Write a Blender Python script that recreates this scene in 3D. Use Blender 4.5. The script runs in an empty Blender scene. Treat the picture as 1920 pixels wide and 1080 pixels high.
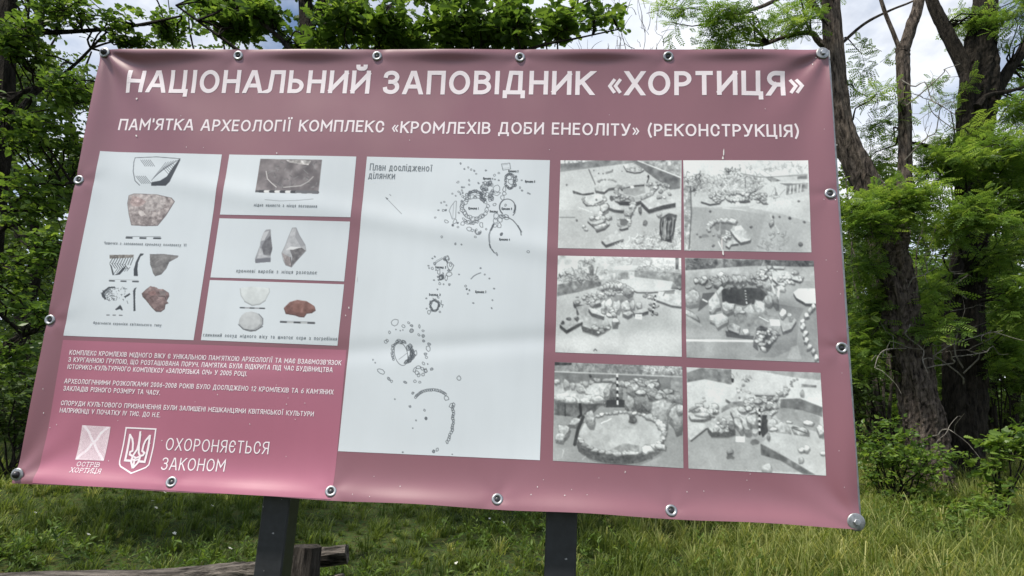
import bpy, math, random
import numpy as np
from mathutils import Matrix, Vector
R = math.radians
rng = np.random.default_rng(7)
random.seed(7)
sc = bpy.context.scene
col = sc.collection

# ---------------------------------------------------------------- camera
FOC = 1250.0                      # focal length in pixels of a 1920 wide frame
EYE = np.array([0.0, 0.0, 1.6])
pit, rol = R(13.07), R(2.77)
FW = np.array([0, math.cos(pit), math.sin(pit)])
_up = np.array([0, -math.sin(pit), math.cos(pit)])
_rt = np.array([1.0, 0, 0])
RT = math.cos(rol) * _rt + math.sin(rol) * _up
UP = -math.sin(rol) * _rt + math.cos(rol) * _up
cd = bpy.data.cameras.new('camera')
cd.sensor_width = 36.0
cd.lens = FOC / 1920 * 36
cd.clip_start, cd.clip_end = 0.05, 500
cam = bpy.data.objects.new('camera', cd)
col.objects.link(cam)
M = Matrix(((RT[0], UP[0], -FW[0], EYE[0]), (RT[1], UP[1], -FW[1], EYE[1]), (RT[2], UP[2], -FW[2], EYE[2]), (0, 0, 0, 1)))
cam.matrix_world = M
sc.camera = cam

# ---------------------------------------------------------------- light
SUN_EL, SUN_AZ = 58.0, 236.0      # azimuth clockwise from +Y: behind the camera, to its left
sd = bpy.data.lights.new('sun', 'SUN')
sd.energy = 4.6
sd.angle = R(5)
sd.color = (1.0, 0.94, 0.82)
sun = bpy.data.objects.new('sun', sd)
col.objects.link(sun)
sv = Vector((math.sin(R(SUN_AZ)) * math.cos(R(SUN_EL)), math.cos(R(SUN_AZ)) * math.cos(R(SUN_EL)), math.sin(R(SUN_EL))))
sun.rotation_euler = sv.to_track_quat('Z', 'Y').to_euler()
sun.location = (-8, -12, 25)

wd = bpy.data.worlds.new('World')
sc.world = wd
wd.use_nodes = True
nt = wd.node_tree
nd, lk = nt.nodes, nt.links
bg = nd['Background']
sky = nd.new('ShaderNodeTexSky')
sky.sky_type = 'NISHITA'
sky.sun_disc = False
sky.sun_elevation = R(SUN_EL)
sky.sun_rotation = R(SUN_AZ)
tc = nd.new('ShaderNodeTexCoord')
mp = nd.new('ShaderNodeMapping')
mp.inputs['Scale'].default_value = (1.0, 1.0, 1.7)
mp.inputs['Location'].default_value = (0.35, 0.1, 0.2)
nz = nd.new('ShaderNodeTexNoise')
nz.inputs['Scale'].default_value = 2.6
nz.inputs['Detail'].default_value = 7
nz.inputs['Roughness'].default_value = 0.55
rp = nd.new('ShaderNodeValToRGB')
rp.color_ramp.elements[0].position = 0.39
rp.color_ramp.elements[1].position = 0.55
mx = nd.new('ShaderNodeMix')
mx.data_type = 'RGBA'
nz2 = nd.new('ShaderNodeTexNoise')
nz2.inputs['Scale'].default_value = 5.0
nz2.inputs['Detail'].default_value = 5
rp2 = nd.new('ShaderNodeValToRGB')
rp2.color_ramp.elements[0].color = (4.9, 5.6, 6.8, 1)
rp2.color_ramp.elements[1].color = (7.4, 7.6, 8.0, 1)
rp2.color_ramp.elements[0].position = 0.35
rp2.color_ramp.elements[1].position = 0.62
lk.new(tc.outputs['Generated'], mp.inputs['Vector'])
lk.new(mp.outputs[0], nz.inputs['Vector'])
lk.new(mp.outputs[0], nz2.inputs['Vector'])
lk.new(nz.outputs['Fac'], rp.inputs['Fac'])
lk.new(nz2.outputs['Fac'], rp2.inputs['Fac'])
lk.new(rp.outputs['Color'], mx.inputs['Factor'])
lk.new(sky.outputs[0], mx.inputs['A'])
lk.new(rp2.outputs['Color'], mx.inputs['B'])
lk.new(mx.outputs['Result'], bg.inputs['Color'])
bg.inputs['Strength'].default_value = 0.125

sc.view_settings.view_transform = 'Standard'
sc.view_settings.look = 'None'
sc.view_settings.gamma = 1
sc.view_settings.use_curve_mapping = False
sc.view_settings.exposure = 0.2

# ---------------------------------------------------------------- helpers
def lin(v):
    v = np.asarray(v, float) / 255.0
    return np.where(v <= 0.04045, v / 12.92, ((v + 0.055) / 1.055) ** 2.4)

INK = 0.97
def D(*c):
    """ink reflectance of a printed colour"""
    return np.clip(lin(c) * INK, 0, 0.9)

def pt(px, py, Y):
    """the point at distance Y (along +Y) under a spot of the 1920x1080 picture"""
    d = FW + RT * (px - 960) / FOC + UP * (540 - py) / FOC
    return EYE + d * (Y / d[1])

def tag(o, label=None, cat=None, group=None, kind=None):
    if label: o['label'] = label
    if cat: o['category'] = cat
    if group: o['group'] = group
    if kind: o['kind'] = kind
    return o

def empty(name, loc=(0, 0, 0)):
    o = bpy.data.objects.new(name, None)
    o.location = loc
    o.empty_display_size = 0.2
    col.objects.link(o)
    return o

def build(name, chunks, mat, parent=None, smooth=False, origin=None):
    """chunks: list of (verts n3, faces mk, tint per vertex n or n3 or None) -> ONE mesh object"""
    Vs, Ls, Sz, Cs, base = [], [], [], [], 0
    colour = any(c[2] is not None and np.ndim(c[2]) == 2 for c in chunks)
    for V, F, C in chunks:
        V = np.asarray(V, float)
        F = np.asarray(F)
        if len(V) == 0 or len(F) == 0: continue
        Vs.append(V)
        Ls.append((F + base).ravel())
        Sz.append(np.full(len(F), F.shape[1]))
        if C is None: C = np.full(len(V), 0.5)
        C = np.asarray(C, float)
        if C.ndim == 1: C = np.repeat(C[:, None], 3, 1)
        Cs.append(C)
        base += len(V)
    V = np.concatenate(Vs); L = np.concatenate(Ls); S = np.concatenate(Sz); Cc = np.concatenate(Cs)
    inv = None
    if parent is not None:
        p = parent; off = np.zeros(3)
        while p is not None:
            off += np.array(p.location); p = p.parent
        V = V - off
    elif origin is not None:
        V = V - np.asarray(origin)
    me = bpy.data.meshes.new(name)
    me.vertices.add(len(V)); me.loops.add(len(L)); me.polygons.add(len(S))
    me.vertices.foreach_set('co', V.astype(np.float32).ravel())
    me.loops.foreach_set('vertex_index', L.astype(np.int32))
    st = np.concatenate([[0], np.cumsum(S)[:-1]])
    me.polygons.foreach_set('loop_start', st.astype(np.int32))
    me.polygons.foreach_set('use_smooth', np.full(len(S), smooth))
    a = me.color_attributes.new('tint', 'FLOAT_COLOR', 'POINT')
    a.data.foreach_set('color', np.concatenate([Cc, np.ones((len(Cc), 1))], 1).astype(np.float32).ravel())
    me.update(calc_edges=True)
    me.materials.append(mat)
    o = bpy.data.objects.new(name, me)
    col.objects.link(o)
    if parent is not None: o.parent = parent
    elif origin is not None: o.location = origin
    return o

def unit(a):
    return a / np.maximum(np.linalg.norm(a, axis=-1, keepdims=True), 1e-9)

def spline(P, n):
    """Catmull-Rom through control points"""
    P = np.asarray(P, float)
    if len(P) == 2:
        t = np.linspace(0, 1, n)[:, None]
        return P[0] * (1 - t) + P[1] * t
    Q = np.concatenate([[2 * P[0] - P[1]], P, [2 * P[-1] - P[-2]]])
    u = np.linspace(0, len(P) - 1, n)
    i = np.minimum(u.astype(int), len(P) - 2)
    t = (u - i)[:, None]
    a, b, c, d = Q[i], Q[i + 1], Q[i + 2], Q[i + 3]
    return 0.5 * (2 * b + (c - a) * t + (2 * a - 5 * b + 4 * c - d) * t ** 2 + (3 * b - a - 3 * c + d) * t ** 3)

def tube(P, rad, sides=8, n=None, rough=0.0, ridges=0, tint=0.5, cap=True):
    """tapered tube through control points, radii per control point"""
    P = np.asarray(P, float); rad = np.asarray(rad, float)
    n = n or max(2, 4 * (len(P) - 1) + 1)
    C = spline(P, n)
    r = np.interp(np.linspace(0, 1, n), np.linspace(0, 1, len(rad)), rad)
    T = unit(np.gradient(C, axis=0))
    ref = np.array([1.0, 0.13, 0.07]) if abs(T[n // 2][0]) < 0.8 else np.array([0.1, 0.2, 1.0])
    A = unit(np.cross(T, ref)); B = np.cross(T, A)
    th = np.linspace(0, 2 * np.pi, sides, endpoint=False)
    k = np.ones((n, sides))
    if ridges:
        ph = rng.uniform(0, 6, 3)
        wob = 0.35 * np.sin(np.arange(n) * 0.35 + ph[0])[:, None]
        k += rough * np.sign(np.sin(ridges * th[None] + wob + ph[1])) * np.abs(np.sin(ridges * th[None] + wob + ph[1])) ** 0.5
    if rough:
        k += rough * rng.normal(0, 0.5, (n, sides)) + rough * 1.2 * np.sin(3 * th[None] + 0.25 * np.arange(n)[:, None])
    V = C[:, None] + (r[:, None] * k)[..., None] * (np.cos(th)[None, :, None] * A[:, None] + np.sin(th)[None, :, None] * B[:, None])
    V = V.reshape(-1, 3)
    i = np.arange(n - 1)[:, None] * sides; j = np.arange(sides)[None]; j2 = (j + 1) % sides
    F = np.stack([i + j, i + j2, i + sides + j2, i + sides + j], -1).reshape(-1, 4)
    V = np.concatenate([V, C[:1], C[-1:]])
    t = np.full(len(V), tint)
    out = [(V, F, t)]
    if cap:
        a = n * sides
        jj = np.arange(sides); e = (n - 1) * sides
        out.append((V, np.concatenate([np.stack([np.full(sides, a), (jj + 1) % sides, jj], 1), np.stack([np.full(sides, a + 1), e + jj, e + (jj + 1) % sides], 1)]), t))
    return out

def box(c, ex, ey, ez, bev=0.0):
    """box with half-axis vectors, edges chamfered by bev"""
    c, ex, ey, ez = [np.asarray(a, float) for a in (c, ex, ey, ez)]
    if bev <= 0:
        s = [(-1, -1), (1, -1), (1, 1), (-1, 1)]
        V = [c + a * ex + b * ey - ez for a, b in s] + [c + a * ex + b * ey + ez for a, b in s]
        F = [(3, 2, 1, 0), (4, 5, 6, 7), (0, 1, 5, 4), (1, 2, 6, 5), (2, 3, 7, 6), (3, 0, 4, 7)]
        return [(np.array(V), np.array(F), None)]
    lx, ly = np.linalg.norm(ex), np.linalg.norm(ey)
    bx, by = 1 - bev / lx, 1 - bev / ly
    sec = [(-bx, -1), (bx, -1), (1, -by), (1, by), (bx, 1), (-bx, 1), (-1, by), (-1, -by)]
    V = [c + a * ex + b * ey - ez for a, b in sec] + [c + a * ex + b * ey + ez for a, b in sec]
    F = [(i, (i + 1) % 8, 8 + (i + 1) % 8, 8 + i) for i in range(8)]
    cap = np.array([tuple(range(7, -1, -1)), tuple(range(8, 16))])
    V = np.array(V)
    return [(V, np.array(F), None), (V, cap, None)]

def lathe(c, n, prof, seg=24):
    """turn a profile [(radius, height along n)] about axis n through c"""
    n = unit(np.asarray(n, float)); a = unit(np.cross(n, [0.1, 0.2, 1.0])); b = np.cross(n, a)
    th = np.linspace(0, 2 * np.pi, seg, endpoint=False)
    V = np.concatenate([c + r * (np.cos(th)[:, None] * a + np.sin(th)[:, None] * b) + h * n for r, h in prof])
    i = np.arange(len(prof) - 1)[:, None] * seg; j = np.arange(seg)[None]; j2 = (j + 1) % seg
    F = np.stack([i + j, i + j2, i + seg + j2, i + seg + j], -1).reshape(-1, 4)
    return [(V, F, None)]

# ---------------------------------------------------------------- materials
def mat_new(name):
    m = bpy.data.materials.new(name)
    m.use_nodes = True
    return m, m.node_tree.nodes, m.node_tree.links, m.node_tree.nodes['Principled BSDF']

def plain(name, c, rough=0.6, metal=0.0, noise=0.0, scale=20.0, bump=0.0, spec=0.5):
    m, n, l, p = mat_new(name)
    p.inputs['Roughness'].default_value = rough
    p.inputs['Metallic'].default_value = metal
    p.inputs['Specular IOR Level'].default_value = spec
    p.inputs['Base Color'].default_value = (*c, 1)
    if noise or bump:
        t = n.new('ShaderNodeTexCoord'); x = n.new('ShaderNodeTexNoise')
        x.inputs['Scale'].default_value = scale; x.inputs['Detail'].default_value = 6
        l.new(t.outputs['Object'], x.inputs['Vector'])
        if noise:
            r = n.new('ShaderNodeValToRGB')
            r.color_ramp.elements[0].color = (*[v * (1 - noise) for v in c], 1)
            r.color_ramp.elements[1].color = (*[min(1, v * (1 + noise)) for v in c], 1)
            r.color_ramp.elements[0].position = 0.3; r.color_ramp.elements[1].position = 0.7
            l.new(x.outputs['Fac'], r.inputs['Fac']); l.new(r.outputs['Color'], p.inputs['Base Color'])
        if bump:
            b = n.new('ShaderNodeBump'); b.inputs['Strength'].default_value = bump; b.inputs['Distance'].default_value = 0.01
            l.new(x.outputs['Fac'], b.inputs['Height']); l.new(b.outputs['Normal'], p.inputs['Normal'])
    return m

def ink_mat(name, rough=0.38):
    """printed vinyl: the ink colour is stored on the vertices"""
    m, n, l, p = mat_new(name)
    a = n.new('ShaderNodeVertexColor'); a.layer_name = 'tint'
    t = n.new('ShaderNodeTexCoord')
    def nz(scale, vec, det, lo, hi):
        k = n.new('ShaderNodeMapping'); k.inputs['Scale'].default_value = vec
        x = n.new('ShaderNodeTexNoise'); x.inputs['Scale'].default_value = scale; x.inputs['Detail'].default_value = det
        r = n.new('ShaderNodeMapRange'); r.inputs['From Min'].default_value = 0.3; r.inputs['From Max'].default_value = 0.7
        r.inputs['To Min'].default_value = lo; r.inputs['To Max'].default_value = hi
        l.new(t.outputs['Object'], k.inputs['Vector']); l.new(k.outputs[0], x.inputs['Vector']); l.new(x.outputs['Fac'], r.inputs['Value'])
        return r.outputs['Result']
    fade = nz(1.6, (1, 1, 1), 5, 0.93, 1.06)            # uneven fading
    run = nz(9.0, (2.4, 2.4, 0.22), 4, 0.985, 1.01)     # faint marks of running rain
    mu = n.new('ShaderNodeMath'); mu.operation = 'MULTIPLY'
    l.new(fade, mu.inputs[0]); l.new(run, mu.inputs[1])
    v = n.new('ShaderNodeVectorMath'); v.operation = 'SCALE'
    l.new(a.outputs['Color'], v.inputs[0]); l.new(mu.outputs[0], v.inputs['Scale'])
    l.new(v.outputs[0], p.inputs['Base Color'])
    l.new(nz(2.3, (1, 1, 1), 6, rough - 0.07, rough + 0.1), p.inputs['Roughness'])
    p.inputs['Specular IOR Level'].default_value = 0.95
    return m

def leaf_mat(name, dark, mid, light, trans=0.45, rough=0.45):
    m, n, l, p = mat_new(name)
    a = n.new('ShaderNodeVertexColor'); a.layer_name = 'tint'
    r = n.new('ShaderNodeValToRGB')
    r.color_ramp.elements[0].color = (*dark, 1)
    r.color_ramp.elements[1].color = (*light, 1)
    e = r.color_ramp.elements.new(0.5); e.color = (*mid, 1)
    l.new(a.outputs['Color'], r.inputs['Fac'])
    l.new(r.outputs['Color'], p.inputs['Base Color'])
    p.inputs['Roughness'].default_value = rough
    p.inputs['Specular IOR Level'].default_value = 0.3
    t = n.new('ShaderNodeBsdfTranslucent')
    h = n.new('ShaderNodeMix'); h.data_type = 'RGBA'; h.blend_type = 'MULTIPLY'; h.inputs['Factor'].default_value = 1.0
    h.inputs['B'].default_value = (1.4, 1.35, 0.75, 1)
    l.new(r.outputs['Color'], h.inputs['A']); l.new(h.outputs['Result'], t.inputs['Color'])
    s = n.new('ShaderNodeMixShader'); s.inputs['Fac'].default_value = trans
    l.new(p.outputs[0], s.inputs[1]); l.new(t.outputs[0], s.inputs[2])
    l.new(s.outputs[0], n['Material Output'].inputs['Surface'])
    return m

def bark_mat(name, c0, c1, scale=(24, 24, 5.5), bump=1.0):
    m, n, l, p = mat_new(name)
    t = n.new('ShaderNodeTexCoord'); mpp = n.new('ShaderNodeMapping')
    mpp.inputs['Scale'].default_value = scale
    x = n.new('ShaderNodeTexNoise'); x.inputs['Scale'].default_value = 1.0; x.inputs['Detail'].default_value = 8; x.inputs['Roughness'].default_value = 0.65
    l.new(t.outputs['Object'], mpp.inputs['Vector']); l.new(mpp.outputs[0], x.inputs['Vector'])
    r = n.new('ShaderNodeValToRGB')
    r.color_ramp.elements[0].color = (*c0, 1); r.color_ramp.elements[1].color = (*c1, 1)
    r.color_ramp.elements[0].position = 0.36; r.color_ramp.elements[1].position = 0.68
    l.new(x.outputs['Fac'], r.inputs['Fac']); l.new(r.outputs['Color'], p.inputs['Base Color'])
    b = n.new('ShaderNodeBump'); b.inputs['Strength'].default_value = bump; b.inputs['Distance'].default_value = 0.07
    l.new(x.outputs['Fac'], b.inputs['Height']); l.new(b.outputs['Normal'], p.inputs['Normal'])
    p.inputs['Roughness'].default_value = 0.95
    p.inputs['Specular IOR Level'].default_value = 0.15
    return m

MT = {}
MT['ink'] = ink_mat('printed_vinyl')
MT['white_ink'] = plain('white_ink', D(243, 232, 238), 0.42, spec=0.35)
MT['black_ink'] = plain('black_ink', D(52, 58, 64), 0.42, spec=0.35)
MT['grey_ink'] = plain('grey_ink', D(122, 128, 134), 0.42, spec=0.35)
MT['mark'] = plain('dried_splash', (0.75, 0.72, 0.72), 0.8)
MT['zinc'] = plain('zinc_metal', (0.40, 0.41, 0.43), 0.44, 0.9, noise=0.25, scale=60)
MT['steel'] = plain('dull_steel', (0.34, 0.35, 0.36), 0.45, 0.8, noise=0.3, scale=80)
MT['dark_steel'] = plain('dark_bolt_steel', (0.05, 0.05, 0.055), 0.4, 0.6)
MT['post_paint'] = plain('dark_post_paint', (0.020, 0.021, 0.025), 0.42, noise=0.25, scale=30, bump=0.06)
m_, n_, l_, p_ = MT['post_paint'], MT['post_paint'].node_tree.nodes, MT['post_paint'].node_tree.links, MT['post_paint'].node_tree.nodes['Principled BSDF']
tc_ = n_.new('ShaderNodeTexCoord'); vo_ = n_.new('ShaderNodeTexNoise'); vo_.inputs['Scale'].default_value = 55; vo_.inputs['Detail'].default_value = 2
cr_ = n_.new('ShaderNodeValToRGB'); cr_.color_ramp.elements[0].position = 0.72; cr_.color_ramp.elements[1].position = 0.75
mx_ = n_.new('ShaderNodeMix'); mx_.data_type = 'RGBA'
l_.new(tc_.outputs['Object'], vo_.inputs['Vector']); l_.new(vo_.outputs['Fac'], cr_.inputs['Fac']); l_.new(cr_.outputs['Color'], mx_.inputs['Factor'])
l_.new(p_.inputs['Base Color'].links[0].from_socket, mx_.inputs['A']); mx_.inputs['B'].default_value = (0.3, 0.3, 0.3, 1)   # pale chips and droppings
l_.new(mx_.outputs['Result'], p_.inputs['Base Color'])
MT['frame_paint'] = plain('grey_frame_metal', (0.42, 0.42, 0.42), 0.5, 0.5, noise=0.2, scale=50)
MT['bark_locust'] = bark_mat('furrowed_locust_bark', (0.013, 0.010, 0.009), (0.19, 0.155, 0.13))
MT['bark_dark'] = bark_mat('dark_bark', (0.008, 0.007, 0.006), (0.05, 0.042, 0.034))
MT['bark_grey'] = bark_mat('grey_bark', (0.03, 0.027, 0.023), (0.16, 0.14, 0.12))
MT['deadwood'] = bark_mat('dead_twig_wood', (0.11, 0.10, 0.085), (0.30, 0.28, 0.25), bump=0.3)
MT['log'] = bark_mat('weathered_log_wood', (0.02, 0.018, 0.016), (0.30, 0.265, 0.235), scale=(4, 34, 34), bump=1.0)
MT['log_post'] = bark_mat('weathered_post_wood', (0.014, 0.012, 0.011), (0.13, 0.112, 0.10), scale=(30, 30, 4))
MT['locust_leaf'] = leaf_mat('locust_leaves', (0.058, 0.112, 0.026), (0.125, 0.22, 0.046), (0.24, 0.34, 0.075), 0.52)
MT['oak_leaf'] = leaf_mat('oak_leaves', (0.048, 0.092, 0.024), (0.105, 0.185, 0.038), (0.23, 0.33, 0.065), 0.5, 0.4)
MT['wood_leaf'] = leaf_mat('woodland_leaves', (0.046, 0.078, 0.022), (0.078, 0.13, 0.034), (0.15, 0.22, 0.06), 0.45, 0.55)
MT['grass'] = leaf_mat('meadow_grass', (0.050, 0.085, 0.018), (0.15, 0.20, 0.042), (0.50, 0.49, 0.21), 0.5, 0.6)
MT['herb'] = leaf_mat('meadow_herbs', (0.05, 0.095, 0.022), (0.11, 0.18, 0.035), (0.22, 0.30, 0.07), 0.45, 0.5)
MT['petal'] = plain('white_petals', (0.75, 0.75, 0.68), 0.7)

# ---------------------------------------------------------------- ground
def gz(x, y):
    x = np.asarray(x, float); y = np.asarray(y, float)
    z = np.where(y < 3, 0.0, np.where(y < 10, 0.155 * (y - 3), np.where(y < 45, 1.085 + 0.10 * (y - 10), 4.585 + 0.03 * (y - 45))))
    s = np.clip((y - 2) / 3, 0, 1)
    return z + s * (0.05 * np.sin(x * 0.9 + 0.7 * y) + 0.04 * np.sin(1.7 * x - 0.9 * y + 1.0)) + np.clip(y - 4, 0, 6) * 0.006 * x

def ground_mat():
    m, n, l, p = mat_new('meadow_soil')
    t = n.new('ShaderNodeTexCoord'); x = n.new('ShaderNodeTexNoise'); y = n.new('ShaderNodeTexNoise')
    x.inputs['Scale'].default_value = 0.9; x.inputs['Detail'].default_value = 9; x.inputs['Roughness'].default_value = 0.7
    y.inputs['Scale'].default_value = 22; y.inputs['Detail'].default_value = 6
    l.new(t.outputs['Object'], x.inputs['Vector']); l.new(t.outputs['Object'], y.inputs['Vector'])
    r = n.new('ShaderNodeValToRGB')
    r.color_ramp.elements[0].color = (0.024, 0.036, 0.011, 1); r.color_ramp.elements[1].color = (0.060, 0.080, 0.024, 1)
    r.color_ramp.elements[0].position = 0.35; r.color_ramp.elements[1].position = 0.65
    q = n.new('ShaderNodeMix'); q.data_type = 'RGBA'; q.blend_type = 'OVERLAY'; q.inputs['Factor'].default_value = 0.7
    l.new(x.outputs['Fac'], r.inputs['Fac']); l.new(r.outputs['Color'], q.inputs['A']); l.new(y.outputs['Color'], q.inputs['B'])
    l.new(q.outputs['Result'], p.inputs['Base Color'])
    b = n.new('ShaderNodeBump'); b.inputs['Distance'].default_value = 0.05
    l.new(y.outputs['Fac'], b.inputs['Height']); l.new(b.outputs['Normal'], p.inputs['Normal'])
    p.inputs['Roughness'].default_value = 1.0; p.inputs['Specular IOR Level'].default_value = 0.1
    return m
xs = np.concatenate([np.linspace(-220, -25, 14)[:-1], np.linspace(-25, 25, 101), np.linspace(25, 220, 14)[1:]])
ys = np.concatenate([np.linspace(-120, -4, 10)[:-1], np.linspace(-4, 30, 86), np.linspace(30, 260, 18)[1:]])
gx, gy = np.meshgrid(xs, ys)
gv = np.stack([gx, gy, gz(gx, gy)], -1).reshape(-1, 3)
nx = len(xs)
ii = (np.arange(len(ys) - 1)[:, None] * nx + np.arange(nx - 1)[None]).ravel()
tag(build('ground', [(gv, np.stack([ii, ii + 1, ii + 1 + nx, ii + nx], 1), None)], ground_mat(), smooth=True), kind='structure')
# ---------------------------------------------------------------- the information sign: plane, fabric shape
YAW = R(-4.89)
BEX = np.array([math.cos(YAW), math.sin(YAW), 0]); BEZ = np.array([0, 0, 1.0])
BN = np.array([math.sin(YAW), -math.cos(YAW), 0])            # towards the viewer
BC = np.array([-0.302, 2.393, 2.254])

def B(px, py, off=0.0):
    """place on the board (metres right of / above its middle) seen at a picture spot"""
    px = np.asarray(px, float); py = np.asarray(py, float)
    d = FW + RT * ((px[..., None] - 960) / FOC) + UP * ((540 - py[..., None]) / FOC)
    t = ((BC + BN * off - EYE) @ BN) / (d @ BN)
    q = EYE + d * t[..., None] - BC
    return np.stack([q @ BEX, q[..., 2]], -1)

EY = [(447, 104.5), (707, 105), (975, 107), (1253, 105.5), (147, 337), (94, 600), (1558, 362), (1579.5, 652), (324, 904), (622, 921), (933, 936), (1258, 957)]
PUCK = [tuple(B(np.array([x]), np.array([y]))[0]) for x, y in EY]
CORN = B([190, 1552, 1612.5, 30], [94, 93, 990, 904])          # top left, top right, bottom right, bottom left
SL, SR = (CORN[0, 0] + CORN[3, 0]) / 2, (CORN[1, 0] + CORN[2, 0]) / 2
TT, TB = (CORN[0, 1] + CORN[1, 1]) / 2, (CORN[2, 1] + CORN[3, 1]) / 2
BW, BH = SR - SL, TT - TB

def depth(s, t):
    """how far the vinyl stands proud of the board plane"""
    u = np.clip((s - SL) / BW, 0, 1); v = np.clip((t - TB) / BH, 0, 1)
    dt, db, dl, dr = (1 - v) * BH, v * BH, u * BW, (1 - u) * BW
    sm = lambda x, w: 1 - np.exp(-(x / w) ** 2)
    d = -0.012 * sm(dt, .10) * sm(db, .10) * sm(dl, .08) * sm(dr, .08)
    k = np.clip((u - 0.006) / 0.988, 0, 1) * 5
    wav = 0.5 - 0.5 * np.cos(2 * np.pi * k)                    # 0 at an eyelet, 1 half way
    d += (0.004 + 0.010 * wav) * np.exp(-((dt - 0.014) / 0.026) ** 2)
    d += (0.019 + 0.007 * wav) * np.exp(-((db + 0.008) / 0.050) ** 2)
    kv = v * 3; wv = 0.5 - 0.5 * np.cos(2 * np.pi * kv)
    d += 0.004 * wv * (np.exp(-(dl / 0.05) ** 2) + np.exp(-(dr / 0.05) ** 2))
    for cx, cy, a0, amp in ((SL, TT, -0.95, 0.010), (SR, TT, -2.3, 0.007), (SL, TB, 0.7, 0.003), (SR, TB, 2.4, 0.003)):
        x, y = s - cx, t - cy
        r = np.hypot(x, y); a = np.arctan2(y, x) - a0
        d += amp * np.exp(-r / 0.30) * np.sin(9 * a) * (1 - np.exp(-(r / 0.06) ** 2))
    d += 0.0022 * np.sin(3.1 * s + 5.2 * t + 0.6) * sm(dt, .2) * sm(db, .2)
    d += 0.0016 * np.sin(8.3 * s - 2.2 * t) * sm(dt, .15) * sm(db, .15)
    for ex_, ey_ in PUCK:
        x, y = s - ex_, t - ey_
        r = np.hypot(x, y); a = np.arctan2(y, x)
        d -= 0.0045 * np.exp(-(r / 0.028) ** 2) - 0.0014 * np.exp(-r / 0.09) * np.sin(5 * a + 40 * ex_) * (1 - np.exp(-(r / 0.03) ** 2))
    d += 0.0024 * np.sin(5.5 * s + 9.0 * t + 1.2 * np.sin(2.2 * s)) * np.exp(-dt / 0.5) * sm(dt, .12) + 0.0018 * np.sin(13 * s - 10 * t) * np.exp(-dr / 0.35) * sm(dr, .06)
    d += 0.0035 * np.exp(-((t - 0.12 + 0.16 * s) / 0.05) ** 2) * sm(dl, .3) * sm(dr, .3) - 0.003 * np.exp(-((t + 0.33 - 0.1 * s) / 0.04) ** 2) * sm(dl, .4) * sm(dr, .4)
    return d

def P(s, t, off=0.0):
    s = np.asarray(s, float); t = np.asarray(t, float)
    return BC + s[..., None] * BEX + t[..., None] * BEZ + (depth(s, t) + off)[..., None] * BN

def grid_faces(nu, nv):
    i = (np.arange(nv - 1)[:, None] * nu + np.arange(nu - 1)[None]).ravel()
    return np.stack([i, i + nu, i + nu + 1, i + 1], 1)      # rows run downwards, faces look at the viewer

sign = empty('information_sign', tuple(BC * [1, 1, 0]))
tag(sign, 'large mauve vinyl information board about an archaeological site on two dark posts', 'sign')

# banner
NU, NV = 300, 190
uu, vv = np.meshgrid(np.linspace(0, 1, NU), np.linspace(0, 1, NV))
S_ = (CORN[0, 0] * (1 - uu) + CORN[1, 0] * uu) * (1 - vv) + (CORN[3, 0] * (1 - uu) + CORN[2, 0] * uu) * vv
T_ = (CORN[0, 1] * (1 - uu) + CORN[1, 1] * uu) * (1 - vv) + (CORN[3, 1] * (1 - uu) + CORN[2, 1] * uu) * vv
k5 = np.cos(2 * np.pi * 5 * (uu - 0.006) / 0.988)
T_ += -0.0025 * (k5 + 0.2) * np.exp(-((1 - vv) / 0.03) ** 2) - 0.002 * (1 - k5) * np.exp(-(vv / 0.02) ** 2)
bv = P(S_, T_)
BASE = D(136, 86, 98)
ringi = np.concatenate([np.arange(NU), np.arange(1, NV) * NU + NU - 1, (NV - 1) * NU + np.arange(NU - 2, -1, -1), np.arange(NV - 2, 0, -1) * NU])
flat = bv.reshape(-1, 3)
rim = flat[ringi]; cen = flat.mean(0)
back = rim - BN * 0.010 + unit((cen - rim) - ((cen - rim) @ BN)[:, None] * BN) * 0.003
nr = len(ringi); j = np.arange(nr); j2 = (j + 1) % nr
rimf = np.stack([j, j2, nr + j2, nr + j], 1)
pc = lambda n, c: np.repeat(np.asarray(c, float)[None], n, 0)
banner = build('banner', [(flat, grid_faces(NU, NV), pc(len(flat), BASE)), (np.concatenate([rim, back]), rimf, pc(2 * nr, BASE))], MT['ink'], sign, True)

# frame of square tube behind the vinyl
FC = B([190, 1558, 1619.5, 30.5], [90.5, 90, 992, 902])
def W3(st, off): return BC + st[0] * BEX + st[1] * BEZ + off * BN
def bar(a, b, wid, dep, off, bev=0.003):
    a = np.asarray(a); b = np.asarray(b); d = unit(b - a); nn = np.array([-d[1], d[0]])
    c = (a + b) / 2
    return box(W3(c, off), (d[0] * BEX + d[1] * BEZ) * np.linalg.norm(b - a) / 2, (nn[0] * BEX + nn[1] * BEZ) * wid / 2, BN * dep / 2, bev)
fr = []
ins = 0.02
tl, tr, br_, bl = FC
fr += bar(tl + [0, -ins], tr + [0, -ins], 0.04, 0.030, -0.0275)
fr += bar(bl + [0, ins], br_ + [0, ins], 0.04, 0.030, -0.0275)
fr += bar(tl + [ins, -0.0405], bl + [ins, 0.0405], 0.04, 0.0296, -0.0275)
fr += bar(tr + [-ins, -0.0405], br_ + [-ins, 0.0405], 0.04, 0.0296, -0.0275)
build('frame', fr, MT['frame_paint'], sign)
tl2, tr2, bl2, br2 = tl + [0.0405, -0.0405], tr + [-0.0405, -0.0405], bl + [0.0405, 0.0405], br_ + [-0.0405, 0.0405]
for f in (0.34, 0.67):
    build('frame_rail', bar(bl2 * (1 - f) + tl2 * f + [0.0005, 0], br2 * (1 - f) + tr2 * f - [0.0005, 0], 0.03, 0.0195, -0.0325), MT['frame_paint'], sign)

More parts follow.
